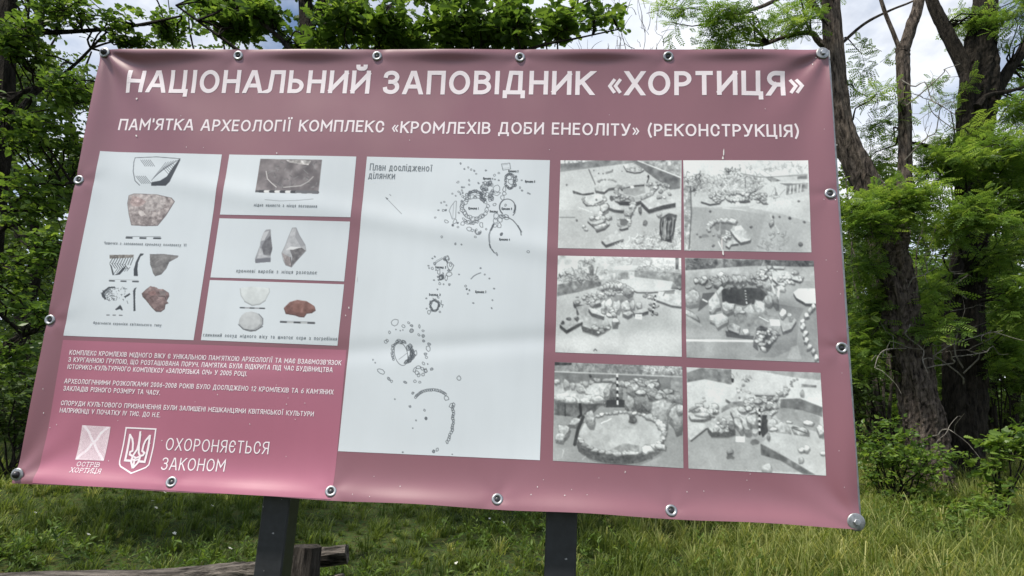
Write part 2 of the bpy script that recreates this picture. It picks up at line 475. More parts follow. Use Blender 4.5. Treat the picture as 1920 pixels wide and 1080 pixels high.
# posts
for xa, xb in ((474.5, 527), (1020, 1080)):
    a = B(np.array([xa]), np.array([1078.0]), -0.057)[0]; b = B(np.array([xb]), np.array([1078.0]), -0.057)[0]
    w = b[0] - a[0]; c = (a[0] + b[0]) / 2
    top = TT - 0.01; bot = -BC[2] - 0.3
    build('post', box(W3((c, (top + bot) / 2), -0.057 - 0.048), BEX * w / 2, BN * 0.048, BEZ * (top - bot) / 2, 0.005), MT['post_paint'], sign)

# eyelets and corner bolts
def surf(px, py, off):
    st = B(np.array([px]), np.array([py]))
    return P(st[:, 0], st[:, 1], off)[0]
def snorm(px, py):
    s, t = B(np.array([px]), np.array([py]))[0]; h = 0.012
    f = lambda a, c: float(depth(np.array([a]), np.array([c]))[0])
    gs, gt = (f(s + h, t) - f(s - h, t)) / (2 * h), (f(s, t + h) - f(s, t - h)) / (2 * h)
    return unit(BN - (0.8 * gs + rng.normal(0, .07)) * BEX - (0.8 * gt + rng.normal(0, .07)) * BEZ)
for px, py in EY:
    nn_ = snorm(px, py)
    e = build('eyelet', lathe(surf(px, py, 0.001), nn_, [(0.0205, -0.003), (0.0205, 0.0005), (0.0195, 0.0035), (0.0165, 0.0055), (0.0125, 0.0050), (0.0095, 0.0025), (0.0088, 0.0010)], 28), MT['zinc'], sign, True)
    build('screw', lathe(surf(px, py, 0.001), nn_, [(0.0087, 0.0008), (0.0080, 0.0016), (0.0045, 0.0030), (0.0, 0.0034)], 16), MT['dark_steel'], e, True)
for px, py, dark, rad in ((198, 100, 1, 0.022), (1541.5, 101, 0, 0.024), (38.5, 889.5, 1, 0.023), (1601.5, 978, 0, 0.028)):
    w = build('washer', lathe(surf(px, py, 0), BN, [(rad, 0.0005), (rad, 0.004), (rad - 0.003, 0.0055), (0.012, 0.0060), (0.0, 0.0061)], 28), MT['steel'], sign, True)
    if dark:
        build('bolt_head', lathe(surf(px, py, 0.006), BN, [(0.013, 0.0003), (0.013, 0.004), (0.010, 0.010), (0.005, 0.0135), (0.0, 0.0145)], 20), MT['dark_steel'], w, True)
    else:
        build('bolt_head', lathe(surf(px, py, 0.006), BN, [(0.011, 0.0003), (0.011, 0.008), (0.0095, 0.0095), (0.0, 0.0097)], 6), MT['zinc'], w)

# ---------------------------------------------------------------- printing: rasters on fine meshes
def homog(src, dst):
    A, b = [], []
    for (x, y), (X, Y) in zip(src, dst):
        A += [[x, y, 1, 0, 0, 0, -X * x, -X * y], [0, 0, 0, x, y, 1, -Y * x, -Y * y]]; b += [X, Y]
    return np.append(np.linalg.solve(np.array(A, float), np.array(b, float)), 1).reshape(3, 3)
def hmap(H, p):
    p = np.asarray(p, float)
    q = np.concatenate([p, np.ones(p.shape[:-1] + (1,))], -1) @ H.T
    return q[..., :2] / q[..., 2:]
def vnoise(ny, nx, cell, g, octv=4):
    out = np.zeros((ny, nx)); amp = 1.0
    for o in range(octv):
        c = max(1.0, cell / 2 ** o)
        gy, gx = int(ny / c) + 3, int(nx / c) + 3
        a = g.normal(0, 1, (gy, gx))
        y = np.arange(ny) / c; x = np.arange(nx) / c
        y0 = y.astype(int); x0 = x.astype(int); fy = (y - y0)[:, None]; fx = (x - x0)[None]
        fy = fy * fy * (3 - 2 * fy); fx = fx * fx * (3 - 2 * fx)
        out += amp * ((a[y0][:, x0] * (1 - fx) + a[y0][:, x0 + 1] * fx) * (1 - fy) + (a[y0 + 1][:, x0] * (1 - fx) + a[y0 + 1][:, x0 + 1] * fx) * fy)
        amp *= 0.55
    return out

class Print:
    """a printed picture drawn into an array; coordinates are given in any frame (x, y) -> picture spot ox + x / sc"""
    def __init__(s, corners, nx, bg, seed=1):
        s.c = corners
        w = np.hypot(*(np.array(corners[1]) - corners[0])); h = np.hypot(*(np.array(corners[3]) - corners[0]))
        s.nx, s.ny = nx, int(nx * h / w)
        s.H = homog([(0, 0), (s.nx - 1, 0), (s.nx - 1, s.ny - 1), (0, s.ny - 1)], corners)
        s.Hi = np.linalg.inv(s.H)
        s.a = np.zeros((s.ny, s.nx, 3)) + np.asarray(bg, float)
        s.g = np.random.default_rng(seed)
        s.fr(0, 0, 1)
    def fr(s, ox, oy, sc):
        s.ox, s.oy, s.sc = ox, oy, sc; s.k = s.nx / np.hypot(*(np.array(s.c[1]) - s.c[0])) / sc
        return s
    def m(s, p):
        return hmap(s.Hi, np.asarray(p, float).reshape(-1, 2) / s.sc + [s.ox, s.oy])
    def cov(s, q, ss=3):
        x0, y0 = np.floor(q.min(0)).astype(int) - 1; x1, y1 = np.ceil(q.max(0)).astype(int) + 2
        x0, y0, x1, y1 = max(x0, 0), max(y0, 0), min(x1, s.nx), min(y1, s.ny)
        if x1 <= x0 or y1 <= y0: return None
        o = (np.arange(ss) + 0.5) / ss - 0.5
        X = (np.arange(x0, x1)[:, None] + o).ravel()[None]; Y = (np.arange(y0, y1)[:, None] + o).ravel()[:, None]
        ins = np.zeros((Y.shape[0], X.shape[1]), bool)
        n = len(q)
        for i in range(n):
            (ax, ay), (bx, by) = q[i], q[(i + 1) % n]
            if ay == by: continue
            c = ((ay > Y) != (by > Y)) & (X < (bx - ax) * (Y - ay) / (by - ay) + ax)
            ins ^= c
        cv = ins.reshape(y1 - y0, ss, x1 - x0, ss).mean((1, 3))
        return (slice(y0, y1), slice(x0, x1)), cv
    def poly(s, p, c, a=1.0, tex=0, cell=6, gr=0):
        q = s.m(p); r = s.cov(q)
        if r is None: return s
        sl, cv = r
        C = np.zeros(cv.shape + (3,)) + np.asarray(c, float)
        if tex: C += tex * vnoise(cv.shape[0], cv.shape[1], cell, s.g, 3)[..., None]
        if gr: C -= gr * (np.linspace(-0.5, 0.5, cv.shape[0])[:, None, None])
        w = (cv * a)[..., None]
        s.a[sl] = s.a[sl] * (1 - w) + C * w
        return s
    def line(s, p, w, c, a=1.0):
        q = s.m(p); h = max(w * s.k, 0.3) / 2
        x0, y0 = np.maximum(np.floor(q.min(0) - h - 2).astype(int), 0); x1, y1 = np.minimum(np.ceil(q.max(0) + h + 2).astype(int), [s.nx, s.ny])
        if x1 <= x0 or y1 <= y0: return s
        X, Y = np.meshgrid(np.arange(x0, x1), np.arange(y0, y1))
        best = np.full(X.shape, 1e9)
        for i in range(len(q) - 1):
            d = q[i + 1] - q[i]; L = max(d @ d, 1e-9)
            t = np.clip(((X - q[i, 0]) * d[0] + (Y - q[i, 1]) * d[1]) / L, 0, 1)
            best = np.minimum(best, np.hypot(X - q[i, 0] - t * d[0], Y - q[i, 1] - t * d[1]))
        cv = (np.clip(h + 0.5 - best, 0, 1) * min(1, 2 * h + 0.15) * a)[..., None]
        s.a[y0:y1, x0:x1] = s.a[y0:y1, x0:x1] * (1 - cv) + np.asarray(c, float) * cv
        return s
    def blob(s, cx, cy, rx, ry, rot=0, n=9, j=0.2):
        th = np.linspace(0, 2 * np.pi, n, endpoint=False) + s.g.uniform(0, 1)
        r = 1 + s.g.normal(0, j, n)
        x, y = rx * r * np.cos(th), ry * r * np.sin(th); a = R(rot)
        return np.stack([cx + x * math.cos(a) - y * math.sin(a), cy + x * math.sin(a) + y * math.cos(a)], 1)
    def stone(s, cx, cy, rx, ry=None, rot=0, v=205, sh=75, dk=120):
        """a photographed stone: cast shadow, dark foot, paler top"""
        ry = ry or rx * 0.7; sh += 22; dk += 24
        b = s.blob(cx, cy, rx, ry, rot)
        s.poly(b + [rx * 0.12, ry * 0.42], sh, 0.65)
        s.poly(b, dk, 1, 12, 3)
        s.poly((b - [cx, cy]) * [0.86, 0.72] + [cx - rx * 0.04, cy - ry * 0.16], v, 0.95, 14, 4, 45)
        return s
    def slab(s, top, hgt, v=205, side=110, tex=9):
        """a flat raised block: its top outline and the height of its visible side"""
        t = np.asarray(top, float).reshape(-1, 2)
        s.poly(t + [0, hgt * 1.25], 120, 0.5)
        for f in np.linspace(1, 0.15, 5): s.poly(t + [0, hgt * f], side + 10 * (1 - f), 1, 10, 4)
        s.poly(t, v, 1, tex, 7)
        return s
    def scat(s, cx, cy, rx, ry, n, r, v=190, dk=100, sh=80):
        o = sorted([(s.g.uniform(-1, 1), s.g.uniform(-1, 1)) for _ in range(n)], key=lambda q: q[1])
        for x, y in o:
            if x * x + y * y > 1: continue
            q = r * s.g.uniform(0.55, 1.35)
            s.stone(cx + rx * x, cy + ry * y, q, q * s.g.uniform(0.5, 0.95), s.g.uniform(-40, 40), v + s.g.normal(0, 14), sh, dk)
        return s
    def ring(s, cx, cy, rx, ry, a0, a1, n, r, v=205, asp=0.8, rad=False, dk=115, sh=75):
        A = sorted(np.linspace(a0, a1, n), key=lambda a: math.sin(R(a)))
        for a in A:
            q = r * s.g.uniform(0.75, 1.25)
            s.stone(cx + rx * math.cos(R(a)), cy + ry * math.sin(R(a)), q, q * asp, s.g.uniform(-25, 25) if not rad else a * 0.25, v + s.g.normal(0, 12), sh, dk)
        return s
    def scale(s, a, b, n, w, c0=25, c1=240):
        a, b = np.array(a, float), np.array(b, float)
        for i in range(n):
            s.line([a + (b - a) * (i + .04) / n, a + (b - a) * (i + .96) / n], w, c0 if i % 2 == 0 else c1)
        return s
    def bush(s, pts, v, n, r, amp=45):
        """scribbly vegetation inside a polygon's box"""
        p = np.asarray(pts, float).reshape(-1, 2); lo, hi = p.min(0), p.max(0)
        for _ in range(n):
            c = lo + (hi - lo) * s.g.uniform(0, 1, 2)
            d = s.g.normal(0, r, 2)
            s.line([c, c + d, c + d + s.g.normal(0, r * .7, 2)], r * 0.22, np.clip(v + s.g.normal(0, amp), 30, 245), 0.8)
        return s
    def grain(s, amp, cell=3, big=0, bc=30):
        s.a += amp * vnoise(s.ny, s.nx, cell, s.g, 2)[..., None]
        if big: s.a += big * vnoise(s.ny, s.nx, bc, s.g, 3)[..., None]
        return s
    def make(s, name, parent, off=0.0007, ink=None, label=None):
        X, Y = np.meshgrid(np.arange(s.nx), np.arange(s.ny))
        p = hmap(s.H, np.stack([X, Y], -1).astype(float))
        st = B(p[..., 0], p[..., 1])
        V = P(st[..., 0], st[..., 1], off).reshape(-1, 3)
        if name == 'excavation_photo':
            for _ in range(1):
              q = np.pad(s.a, ((1, 1), (1, 1), (0, 0)), 'edge')
              q = (q[:-2] + 2 * q[1:-1] + q[2:]) / 4
              s.a = (q[:, :-2] + 2 * q[:, 1:-1] + q[:, 2:]) / 4
            s.a = 128 + (s.a - 128) * 1.4 - 15; s.a *= np.array([.985, 1.0, 1.0])
        C = np.clip(lin(np.clip(s.a, 12, 238)) * (ink or INK), 0, 0.9).reshape(-1, 3)
        o = build(name, [(V, grid_faces(s.nx, s.ny), C)], MT['ink'], parent, True)
        if label: o['label'] = label
        return o

WHITE = (214, 220, 226)
# ---- rose panel under the text
pk = Print([(117, 637), (647, 655), (623, 935.2), (68.5, 905.2)], 90, (171, 98, 121))
pk.make('rose_panel', banner, 0.0005, label='pinker rectangle behind the small text')

# ---- white panel with two bowls and sherds
p = Print([(186, 282), (413, 287), (360, 637), (118, 629)], 240, WHITE, 3).fr(100, 270, 2.841)
K = (40, 44, 50)
bowl = [(425, 66), (540, 62), (668, 72), (640, 130), (600, 180), (560, 195), (515, 200), (512, 217), (450, 214), (426, 190), (416, 140), (419, 90)]
p.line(bowl[:3], 3, K); p.line(bowl[8:] + bowl[:1], 3, K)
p.poly([(664, 72), (668, 78), (612, 196), (590, 217), (512, 217), (514, 198), (560, 190), (596, 168), (630, 115)], K)
for x in range(0, 52, 10):
    p.line([(455 + x, 78), (480 + x, 112)], 2, K); p.line([(430 + x, 165), (462 + x, 205)], 2, K)
    p.line([(515 + x, 188 - x), (590 + x * 1.4, 92 - x * .3)], 2, K); p.line([(575 + x, 120 - x * .5), (610 + x * .6, 160 - x)], 2, K)
cup = [(392, 268), (420, 258), (540, 262), (620, 280), (637, 300), (590, 375), (545, 430), (480, 432), (405, 428), (392, 370), (384, 310)]
p.poly(cup, (96, 84, 84)); p.poly(np.array(cup) * [.97, .965] + [14, 11], (158, 146, 144), 1, 22, 5, 40)
p.poly(p.blob(435, 300, 42, 28), (178, 150, 146), .6, 22, 4); p.poly(p.blob(462, 364, 20, 16), (225, 215, 212), .7, 10, 3); p.poly(p.blob(530, 310, 60, 34), (196, 190, 188), .35, 24, 3)
p.line([(378, 488), (560, 488)], 2, K); p.scale((378, 495), (560, 497), 5, 9, K, WHITE)
p.fr(160, 450, 6.353)
sh = [(265, 170), (400, 160), (550, 165), (555, 190), (470, 290), (400, 400), (330, 418), (305, 400), (290, 310), (268, 270)]
p.poly([(270, 170), (555, 165), (550, 200), (270, 215)], (128, 122, 116), 1, 20, 4)
p.poly([(268, 270), (295, 300), (325, 410), (305, 412), (285, 320)], K)
p.poly([(325, 412), (370, 385), (410, 340), (470, 290), (440, 350), (390, 405)], K)
for i in range(9):
    x = 275 + i * 30
    p.line([(x, 265 + i * 3), (x + 34, 205)], 9, K, .85)
    if i < 6: p.line([(x + 20, 268 + i * 3), (x + 62, 330 + i)], 8, K, .8); p.line([(x + 50, 390 - i * 6), (x + 85, 340 - i * 5)], 7, K, .7)
p.poly([(632, 150), (672, 152), (665, 168), (635, 185), (605, 260), (598, 340), (604, 420), (555, 420), (555, 340), (580, 250), (612, 185)], K)
gs = [(745, 158), (900, 155), (1085, 175), (1075, 195), (975, 250), (940, 330), (880, 400), (810, 422), (785, 390), (765, 320), (748, 280)]
p.poly(gs, (70, 68, 70)); p.poly(np.array(gs) * [.985, .97] + [12, 8], (118, 114, 113), 1, 16, 8, 30)
p.line([(770, 270), (850, 220)], 6, (95, 90, 90)); p.line([(800, 320), (930, 260)], 6, (98, 92, 92))
p.line([(265, 462), (610, 470)], 3, (120, 120, 120)); p.scale((267, 479), (610, 487), 5, 16, K, WHITE)
dr = [(170, 635), (250, 560), (300, 548), (350, 570), (420, 562), (520, 610), (470, 680), (400, 720), (340, 760), (330, 800), (230, 710)]
for _ in range(330):
    c = np.array([p.g.uniform(180, 500), p.g.uniform(555, 790)])
    if p.g.uniform() < 0.25 + 0.6 * (c[0] < 330) and c[1] < 720 + 0.0 * c[0] and c[1] > 640 - 0.5 * (c[0] - 170) - 40 and c[1] < 650 + 0.9 * (c[0] - 150) and c[0] < 420 + (640 - abs(c[1] - 640)) * .1:
        p.line([c, c + p.g.normal(0, 11, 2)], 5, K, .8)
p.poly([(170, 635), (200, 600), (260, 550), (330, 548), (345, 565), (270, 570), (205, 630), (235, 700), (215, 705)], K, .9)
p.poly([(335, 820), (370, 790), (395, 765), (412, 790), (428, 830), (410, 832), (395, 815), (350, 830)], K)
p.poly([(440, 665), (470, 650), (505, 625), (515, 640), (490, 662), (462, 675), (458, 690)], K)
p.poly([(590, 555), (575, 590), (572, 700), (577, 838), (553, 842), (552, 700), (548, 600), (562, 570)], K)
rs = [(650, 630), (700, 580), (750, 542), (820, 555), (850, 578), (900, 575), (970, 620), (978, 660), (945, 720), (970, 745), (935, 760), (925, 815), (880, 850), (820, 848), (770, 800), (700, 710), (660, 670)]
p.poly(rs, (62, 48, 46)); p.poly(np.array(rs) * [.96, .97] + [32, 16], (122, 98, 95), 1, 20, 7, 30)
p.poly([(720, 620), (800, 590), (830, 640), (760, 660)], (146, 108, 103), .7, 15, 4); p.poly([(850, 590), (930, 600), (940, 650), (870, 650)], (120, 112, 110), .7, 15, 4); p.line([(850, 660), (925, 665), (935, 700)], 9, (60, 48, 46)); p.line([(780, 740), (880, 700)], 5, (110, 86, 84))
p.scale((235, 888), (420, 892), 5, 10, (70, 72, 76), WHITE)
p.make('artefact_print', banner, label='tall white panel with bowls and pottery sherds')

# ---- three small white panels
p = Print([(427, 287), (667, 292), (656, 406), (409, 400)], 220, WHITE, 4).fr(360, 270, 2.77)
p.poly([(348, 70), (672, 78), (652, 253), (322, 245)], (112, 103, 104), 1, 16, 14)
p.poly([(480, 76), (615, 82), (600, 105), (560, 100), (530, 95), (500, 90)], (205, 200, 198), .8, 35, 5)
for _ in range(60): c = np.array([p.g.uniform(350, 650), p.g.uniform(85, 225)]); p.line([c, c + p.g.normal(0, 12, 2)], 5, p.g.choice([70, 88, 140, 150]), .5)
p.line([(378, 135), (385, 175), (410, 200), (432, 218)], 4, (215, 210, 208)); p.line([(470, 220), (560, 212), (600, 190), (625, 165)], 4, (200, 196, 194))
p.poly([(325, 236), (653, 244), (652, 253), (322, 246)], (60, 60, 62)); p.scale((345, 241), (650, 247), 11, 13, (30, 30, 32), (225, 225, 225))
p.poly([(535, 236), (650, 238), (650, 252), (535, 250)], (95, 95, 98))
p.line([(375, 285), (450, 292), (540, 290), (625, 282)], 3, (150, 155, 160))
p.make('necklace_print', banner, label='small white panel with a grey photo of a necklace in soil')
p = Print([(408, 407), (655, 414), (643, 526), (391, 518.5)], 220, WHITE, 5).fr(360, 270, 2.77)
f1 = [(365, 455), (378, 440), (402, 438), (404, 480), (411, 540), (402, 575), (402, 608), (322, 614), (320, 590), (345, 525), (350, 495)]
p.poly(f1, (150, 150, 155), 1, 12, 6); p.poly([(402, 470), (411, 540), (400, 575), (365, 570), (355, 530), (370, 500)], (104, 102, 106), 1, 10, 6); p.poly([(345, 528), (362, 570), (400, 582), (330, 590)], (190, 190, 194), 1, 8, 5); p.poly([(320, 594), (402, 586), (402, 608), (322, 614)], (112, 112, 120)); p.poly([(365, 455), (395, 445), (370, 495), (350, 500)], (196, 196, 200))
f2 = [(515, 432), (535, 430), (552, 470), (582, 520), (586, 550), (540, 600), (510, 636), (480, 625), (468, 600), (460, 562), (480, 520), (495, 480)]
p.poly(f2, (182, 182, 186), 1, 10, 6); p.poly([(500, 540), (565, 535), (585, 550), (540, 600), (508, 634), (515, 580)], (96, 92, 94), 1, 14, 5); p.poly([(462, 562), (505, 585), (508, 634), (480, 625)], (140, 130, 130), 1, 14, 4); p.poly([(480, 545), (520, 545), (560, 532), (505, 528)], (226, 226, 228)); p.poly([(535, 432), (552, 470), (582, 522), (560, 530), (530, 480)], (150, 150, 155), .8); p.line([(505, 585), (512, 632)], 4, (80, 76, 78)); p.line(f2 + f2[:1], 2.5, (105, 105, 110), .7)
p.make('flint_print', banner, label='small white panel with two flint flakes')
p = Print([(390, 523.5), (643, 531.5), (630, 647), (374, 637)], 220, WHITE, 6).fr(360, 270, 2.77)
b1 = [(240, 745), (300, 738), (395, 745), (398, 765), (375, 810), (345, 830), (305, 836), (265, 815), (245, 785)]
p.poly(b1, (180, 184, 186)); p.poly(np.array(b1) * [.95, .95] + [16, 36], (208, 212, 213), 1, 5, 8, 25); p.line(b1[4:8], 3, (140, 142, 145))
p.scale((243, 847), (370, 851), 5, 7, K, (150, 150, 155))
b2 = p.blob(298, 918, 64, 50, 0, 14, .03); p.poly(b2 + [3, 4], (110, 112, 116)); p.poly(b2, (176, 178, 181), 1, 9, 8, 30); p.poly(b2 * .9 + [26, 90], (196, 198, 200), .7, 6, 5)
p.line([(235, 935), (260, 960), (320, 968), (360, 945)], 4, (70, 72, 76)); p.line([(340, 880), (362, 905), (360, 935)], 4, (110, 112, 116))
oc = [(470, 850), (500, 820), (540, 808), (590, 815), (630, 840), (636, 862), (615, 876), (590, 878), (575, 898), (550, 896), (530, 888), (480, 880)]
p.poly(oc, (70, 40, 36)); p.poly(np.array(oc) * [.97, .97] + [16, 22], (118, 76, 67), 1, 10, 6, 35); p.poly(p.blob(535, 850, 30, 20), (128, 82, 70), .6, 8, 5)
p.scale((452, 921), (630, 927), 5, 8, K, (175, 178, 180)); p.line([(452, 916), (630, 921)], 1.5, (90, 90, 95))
p.make('vessel_print', banner, label='small white panel with a clay vessel and a brown piece of ochre')

# ---- the plan
p = Print([(687, 292), (1031, 298), (1012, 863), (632, 846)], 380, WHITE, 8)
LK = (58, 64, 70)
def outl(cx, cy, rx, ry=None, rot=0, w=1.0, a=.85, fill=None):
    s_ = p.sc
    b = p.blob(cx, cy, rx, ry or rx * .75, rot, 8, .14); b = np.concatenate([b, b[:1]])
    if fill: p.poly(b, LK, fill)
    p.line(b, w * s_, LK, a)
def arcs(cx, cy, rx, ry, a0, a1, n, r, w=1.0, jit=0.1, asp=.7, fill=None):
    for a in np.linspace(a0, a1, n):
        outl(cx + rx * math.cos(R(a)) * (1 + p.g.normal(0, jit)), cy + ry * math.sin(R(a)) * (1 + p.g.normal(0, jit)), r * p.g.uniform(.7, 1.3), r * asp * p.g.uniform(.7, 1.2), a + 90, w, .85, fill)
def dots(s_, r, w=.9):
    for q in s_.split():
        x, y = map(float, q.split(',')); outl(x, y, r * p.g.uniform(.7, 1.3), r * p.g.uniform(.6, 1), p.g.uniform(0, 90), w, .85, .35 if p.g.uniform() < .35 else None)
p.fr(620, 280, 3.6)
p.line([(475, 430), (368, 320)], 3, LK, .75); p.poly([(364, 315), (384, 326), (375, 334)], LK); p.line([(394, 298), (402, 306)], 4, LK, .7)
p.fr(790, 295, 5.8375)
arcs(582, 545, 138, 120, 55, 300, 18, 30, 1.0, .05); arcs(582, 545, 138, 118, -50, 50, 6, 28, .9, .05); arcs(560, 560, 150, 150, 70, 130, 8, 26, .9, .06)
arcs(580, 395, 70, 30, 170, 380, 12, 20, 1.2, .15, .7, .15)
for _ in range(34): outl(p.g.uniform(655, 790), p.g.uniform(260, 470), 22 * p.g.uniform(.5, 1.3), None, p.g.uniform(0, 180), 1.1, .8, .3 if p.g.uniform() < .2 else None)
outl(818, 335, 42, 50, 20); outl(815, 385, 44, 26); outl(905, 340, 20, 26); outl(905, 385, 22, 20); outl(885, 430, 22, 26); outl(800, 510, 18, 14)
p.line([(300, 580), (320, 530), (365, 470), (380, 470), (372, 660), (335, 670), (312, 600), (300, 580)], 5, LK, .8); p.line([(350, 500), (340, 660)], 4, LK, .6); outl(365, 695, 20, 24); outl(342, 738, 12, 12, 0, 1, .9, .8); outl(396, 712, 9, 9, 0, 1, .9, .6)
outl(270, 697, 22, 18); outl(450, 720, 20, 20); outl(520, 780, 26, 24, 30); outl(555, 795, 14, 14); outl(655, 735, 16, 30); arcs(620, 810, 30, 30, 0, 200, 6, 9, 1)
t = np.linspace(40, -230, 40); c2 = [(940 + 86 * math.cos(R(a)), 537 + 90 * math.sin(R(a))) for a in t]
p.line(c2[:26], 10, LK, .85); p.line(c2[25:], 13, LK, .9); p.line(c2[2:9], 18, LK, .9); p.line([(1028, 560), (1020, 600), (1003, 625)], 10, LK, .9)
outl(920, 515, 9, 13, 30)
outl(815, 635, 26, 34, 20); outl(808, 690, 22, 30); outl(800, 745, 26, 18); outl(850, 735, 22, 30); outl(860, 680, 26, 26); outl(880, 640, 34, 22, 0, 1.1, .9, .25); outl(915, 635, 36, 18, 10, 1.2); outl(935, 660, 24, 14)
p.line([(790, 725), (770, 770), (760, 790)], 20, LK, .9)
p.line([(755, 790), (738, 840), (738, 900), (748, 960), (765, 1000), (795, 1040)], 8, LK, .75); p.line([(760, 790), (745, 850), (750, 930)], 5, LK, .7); p.line([(746, 950), (756, 985)], 15, LK, .9); p.line([(770, 1000), (800, 1042)], 9, LK, .8)
p.line([(950, 650), (1000, 680), (1040, 725), (1065, 765), (1085, 800), (1092, 845)], 10, LK, .8); p.line([(1055, 740), (1095, 810)], 14, LK, .7)
outl(875, 838, 13, 18, 30, 1, .9, .8)
p.line([(875, 60), (965, 50), (975, 115), (890, 128), (875, 60)], 6, LK, .8); p.line([(890, 70), (945, 66)], 4, LK, .6); p.line([(880, 112), (965, 100)], 3, LK, .6)
arcs(965, 250, 50, 78, 0, 360, 22, 17, 1.2, .08, .6, .12); outl(955, 205, 30, 26, 10); outl(980, 255, 34, 28, -20); outl(1035, 200, 8, 12, 0, 1, .9, .8); outl(1042, 238, 11, 16); outl(1028, 295, 10, 20, 20, 1, .9, .6)
dots('425,52 467,115 508,98 540,122 575,135 597,168 703,132 845,160 520,242 440,318 462,318 520,290 622,272 676,268 440,352 336,388 372,412 425,395 448,380 212,488 247,478 270,516 182,570 408,600 148,652 398,758 708,782 370,942 438,950 1097,240 1078,320 1100,352 1165,380 1185,388 820,1045 803,230 845,240', 9)
dots('398,262 797,185 408,370 450,420 470,430 440,470 450,505 598,790 630,820 590,868 220,865 1168,1028', 14); outl(238, 572, 14, 12); outl(264, 570, 10, 10, 0, 1, .9, .8)
p.fr(780, 470, 8)
p.line([(270, 205), (310, 160), (395, 110), (430, 130)], 9, LK, .85); p.line([(262, 190), (300, 140), (385, 95)], 6, LK, .7); outl(272, 182, 16, 26); arcs(450, 110, 36, 30, 0, 300, 7, 16, 1); p.line([(430, 105), (465, 170)], 22, LK, .7)
p.line([(465, 180), (515, 160), (562, 212), (515, 298), (478, 260), (460, 205), (465, 180)], 9, LK, .85); outl(510, 205, 20, 26); outl(485, 290, 18, 14, 0, 1, .9, .4); outl(335, 310, 20, 42, 10); outl(400, 375, 14, 50); outl(445, 400, 20, 46, 10); outl(490, 345, 40, 34); arcs(370, 390, 26, 40, 0, 360, 9, 16, 1.2, .2, .6, .3)
dots('235,255 348,485 495,500 740,520', 16); dots('275,80 238,105 178,215 190,250 295,280 320,385 262,432 330,430 407,495 640,348 315,572 795,585 772,640 855,778 1168,562 1142,735 1132,855 1098,410 1028,350 966,255 1215,55', 10); outl(756, 568, 10, 10, 0, 1, .9, .9)
p.line([(822, 415), (860, 375), (905, 348), (965, 325)], 14, LK, .7)
arcs(270, 815, 66, 78, 0, 360, 18, 18, 1.2, .07, .7, .2); p.line([(205, 745), (195, 800), (240, 870)], 16, LK, .7); p.line([(330, 770), (335, 830), (290, 890)], 16, LK, .75); p.line([(245, 705), (330, 780)], 9, LK, .8); p.line([(372, 740), (370, 800), (400, 800), (385, 840)], 10, LK, .75); outl(185, 915, 26, 28); dots('150,860 145,705 325,690 350,910', 12)
p.fr(680, 585, 3.927)
ov = [(275 + 48 * math.cos(R(a)) * 1.0 - 0.0, 305 + 88 * math.sin(R(a))) for a in range(0, 361, 15)]
cs, sn = math.cos(R(-14)), math.sin(R(-14)); ov = [(275 + (x - 275) * cs - (y - 305) * sn, 305 + (x - 275) * sn + (y - 305) * cs) for x, y in ov]
p.line(ov, 4, LK, .85); p.line([(260, 345), (318, 300)], 3, LK, .7)
arcs(270, 300, 62, 92, 150, 300, 15, 13, 1, .08, .6); arcs(270, 300, 82, 85, -40, 55, 14, 17, 1.2, .1, .7, .18); arcs(270, 300, 98, 80, -10, 50, 7, 14, 1, .06, .7)
outl(230, 72, 26, 22); dots('190,145 293,100 332,75 354,96 413,103 440,135 408,163 440,172 442,210 484,232 457,305 464,330 443,375 505,418 185,490 206,508 307,515 380,508 416,515 364,596 343,695 162,215 172,205 450,722', 10); dots('238,124 290,128 270,132 67,348 84,370 474,380 231,640 388,797 364,855 291,1033 656,1049 450,418', 4); outl(354, 134, 14, 14, 0, 1.1, .9, .35); outl(477, 265, 17, 21); outl(462, 783, 9, 11, 0, 1, .9, .7); outl(704, 486, 13, 16); outl(545, 1013, 10, 13, 20); outl(518, 1027, 10, 10, 0, 1, .9, .5)
outl(130, 436, 30, 13, 30); arcs(415, 430, 34, 30, 0, 360, 8, 16, 1, .25, .7)
for a in np.linspace(205, 318, 17): outl(505 + 132 * math.cos(R(a)), 665 + 94 * math.sin(R(a)), 12, 9, a + 90, 1)
for y in np.linspace(680, 955, 17): outl(662 - 44 * max(0, (y - 830) / 125) ** 1.4 + 4 * math.sin(y), y, 9, 12, 0, 1.0, .9)
outl(648, 690, 14, 16); outl(612, 632, 16, 20, -30)
p.make('site_plan_print', banner, label='tall white panel with the line plan of the excavated ground')

# ---- six black and white excavation photographs
def photo(c, ox, oy, sc, bg, seed): return Print(c, 230, bg, seed).fr(ox, oy, sc)
# A
p = photo([(1051, 298), (1279, 298), (1278, 467), (1046, 464)], 1040, 285, 5.684, 203, 11)
p.poly([(30, 600), (1360, 640), (1360, 1040), (30, 1030)], 188, .6)
p.poly([(60, 70), (1345, 70), (1345, 200), (900, 90), (420, 150), (60, 200)], 150, 1, 12, 10); p.poly([(60, 70), (420, 72), (300, 95), (60, 110)], 212, 1, 30, 4)
p.poly([(880, 75), (1345, 255), (1345, 375), (1240, 390), (960, 180), (840, 110)], 132, 1, 10, 9); p.poly([(900, 72), (1345, 72), (1345, 250)], 172, 1, 22, 6); p.line([(890, 75), (1345, 258)], 12, 225)
p.line([(365, 170), (400, 250), (435, 330)], 10, 120); p.poly([(190, 395), (300, 432), (420, 415), (425, 440), (310, 450), (200, 430)], 100, 1, 14, 4)
for q in ('128,335,9', '418,180,6', '470,212,6', '518,214,6', '620,176,6', '722,188,5', '236,715,12', '1135,205,9'): x, y, r = map(float, q.split(',')); p.stone(x, y, r, r, 0, 110, 90, 70)
for y in (0, 12): p.line([(550, 215 - y), (620, 195 - y)], 8, 120)
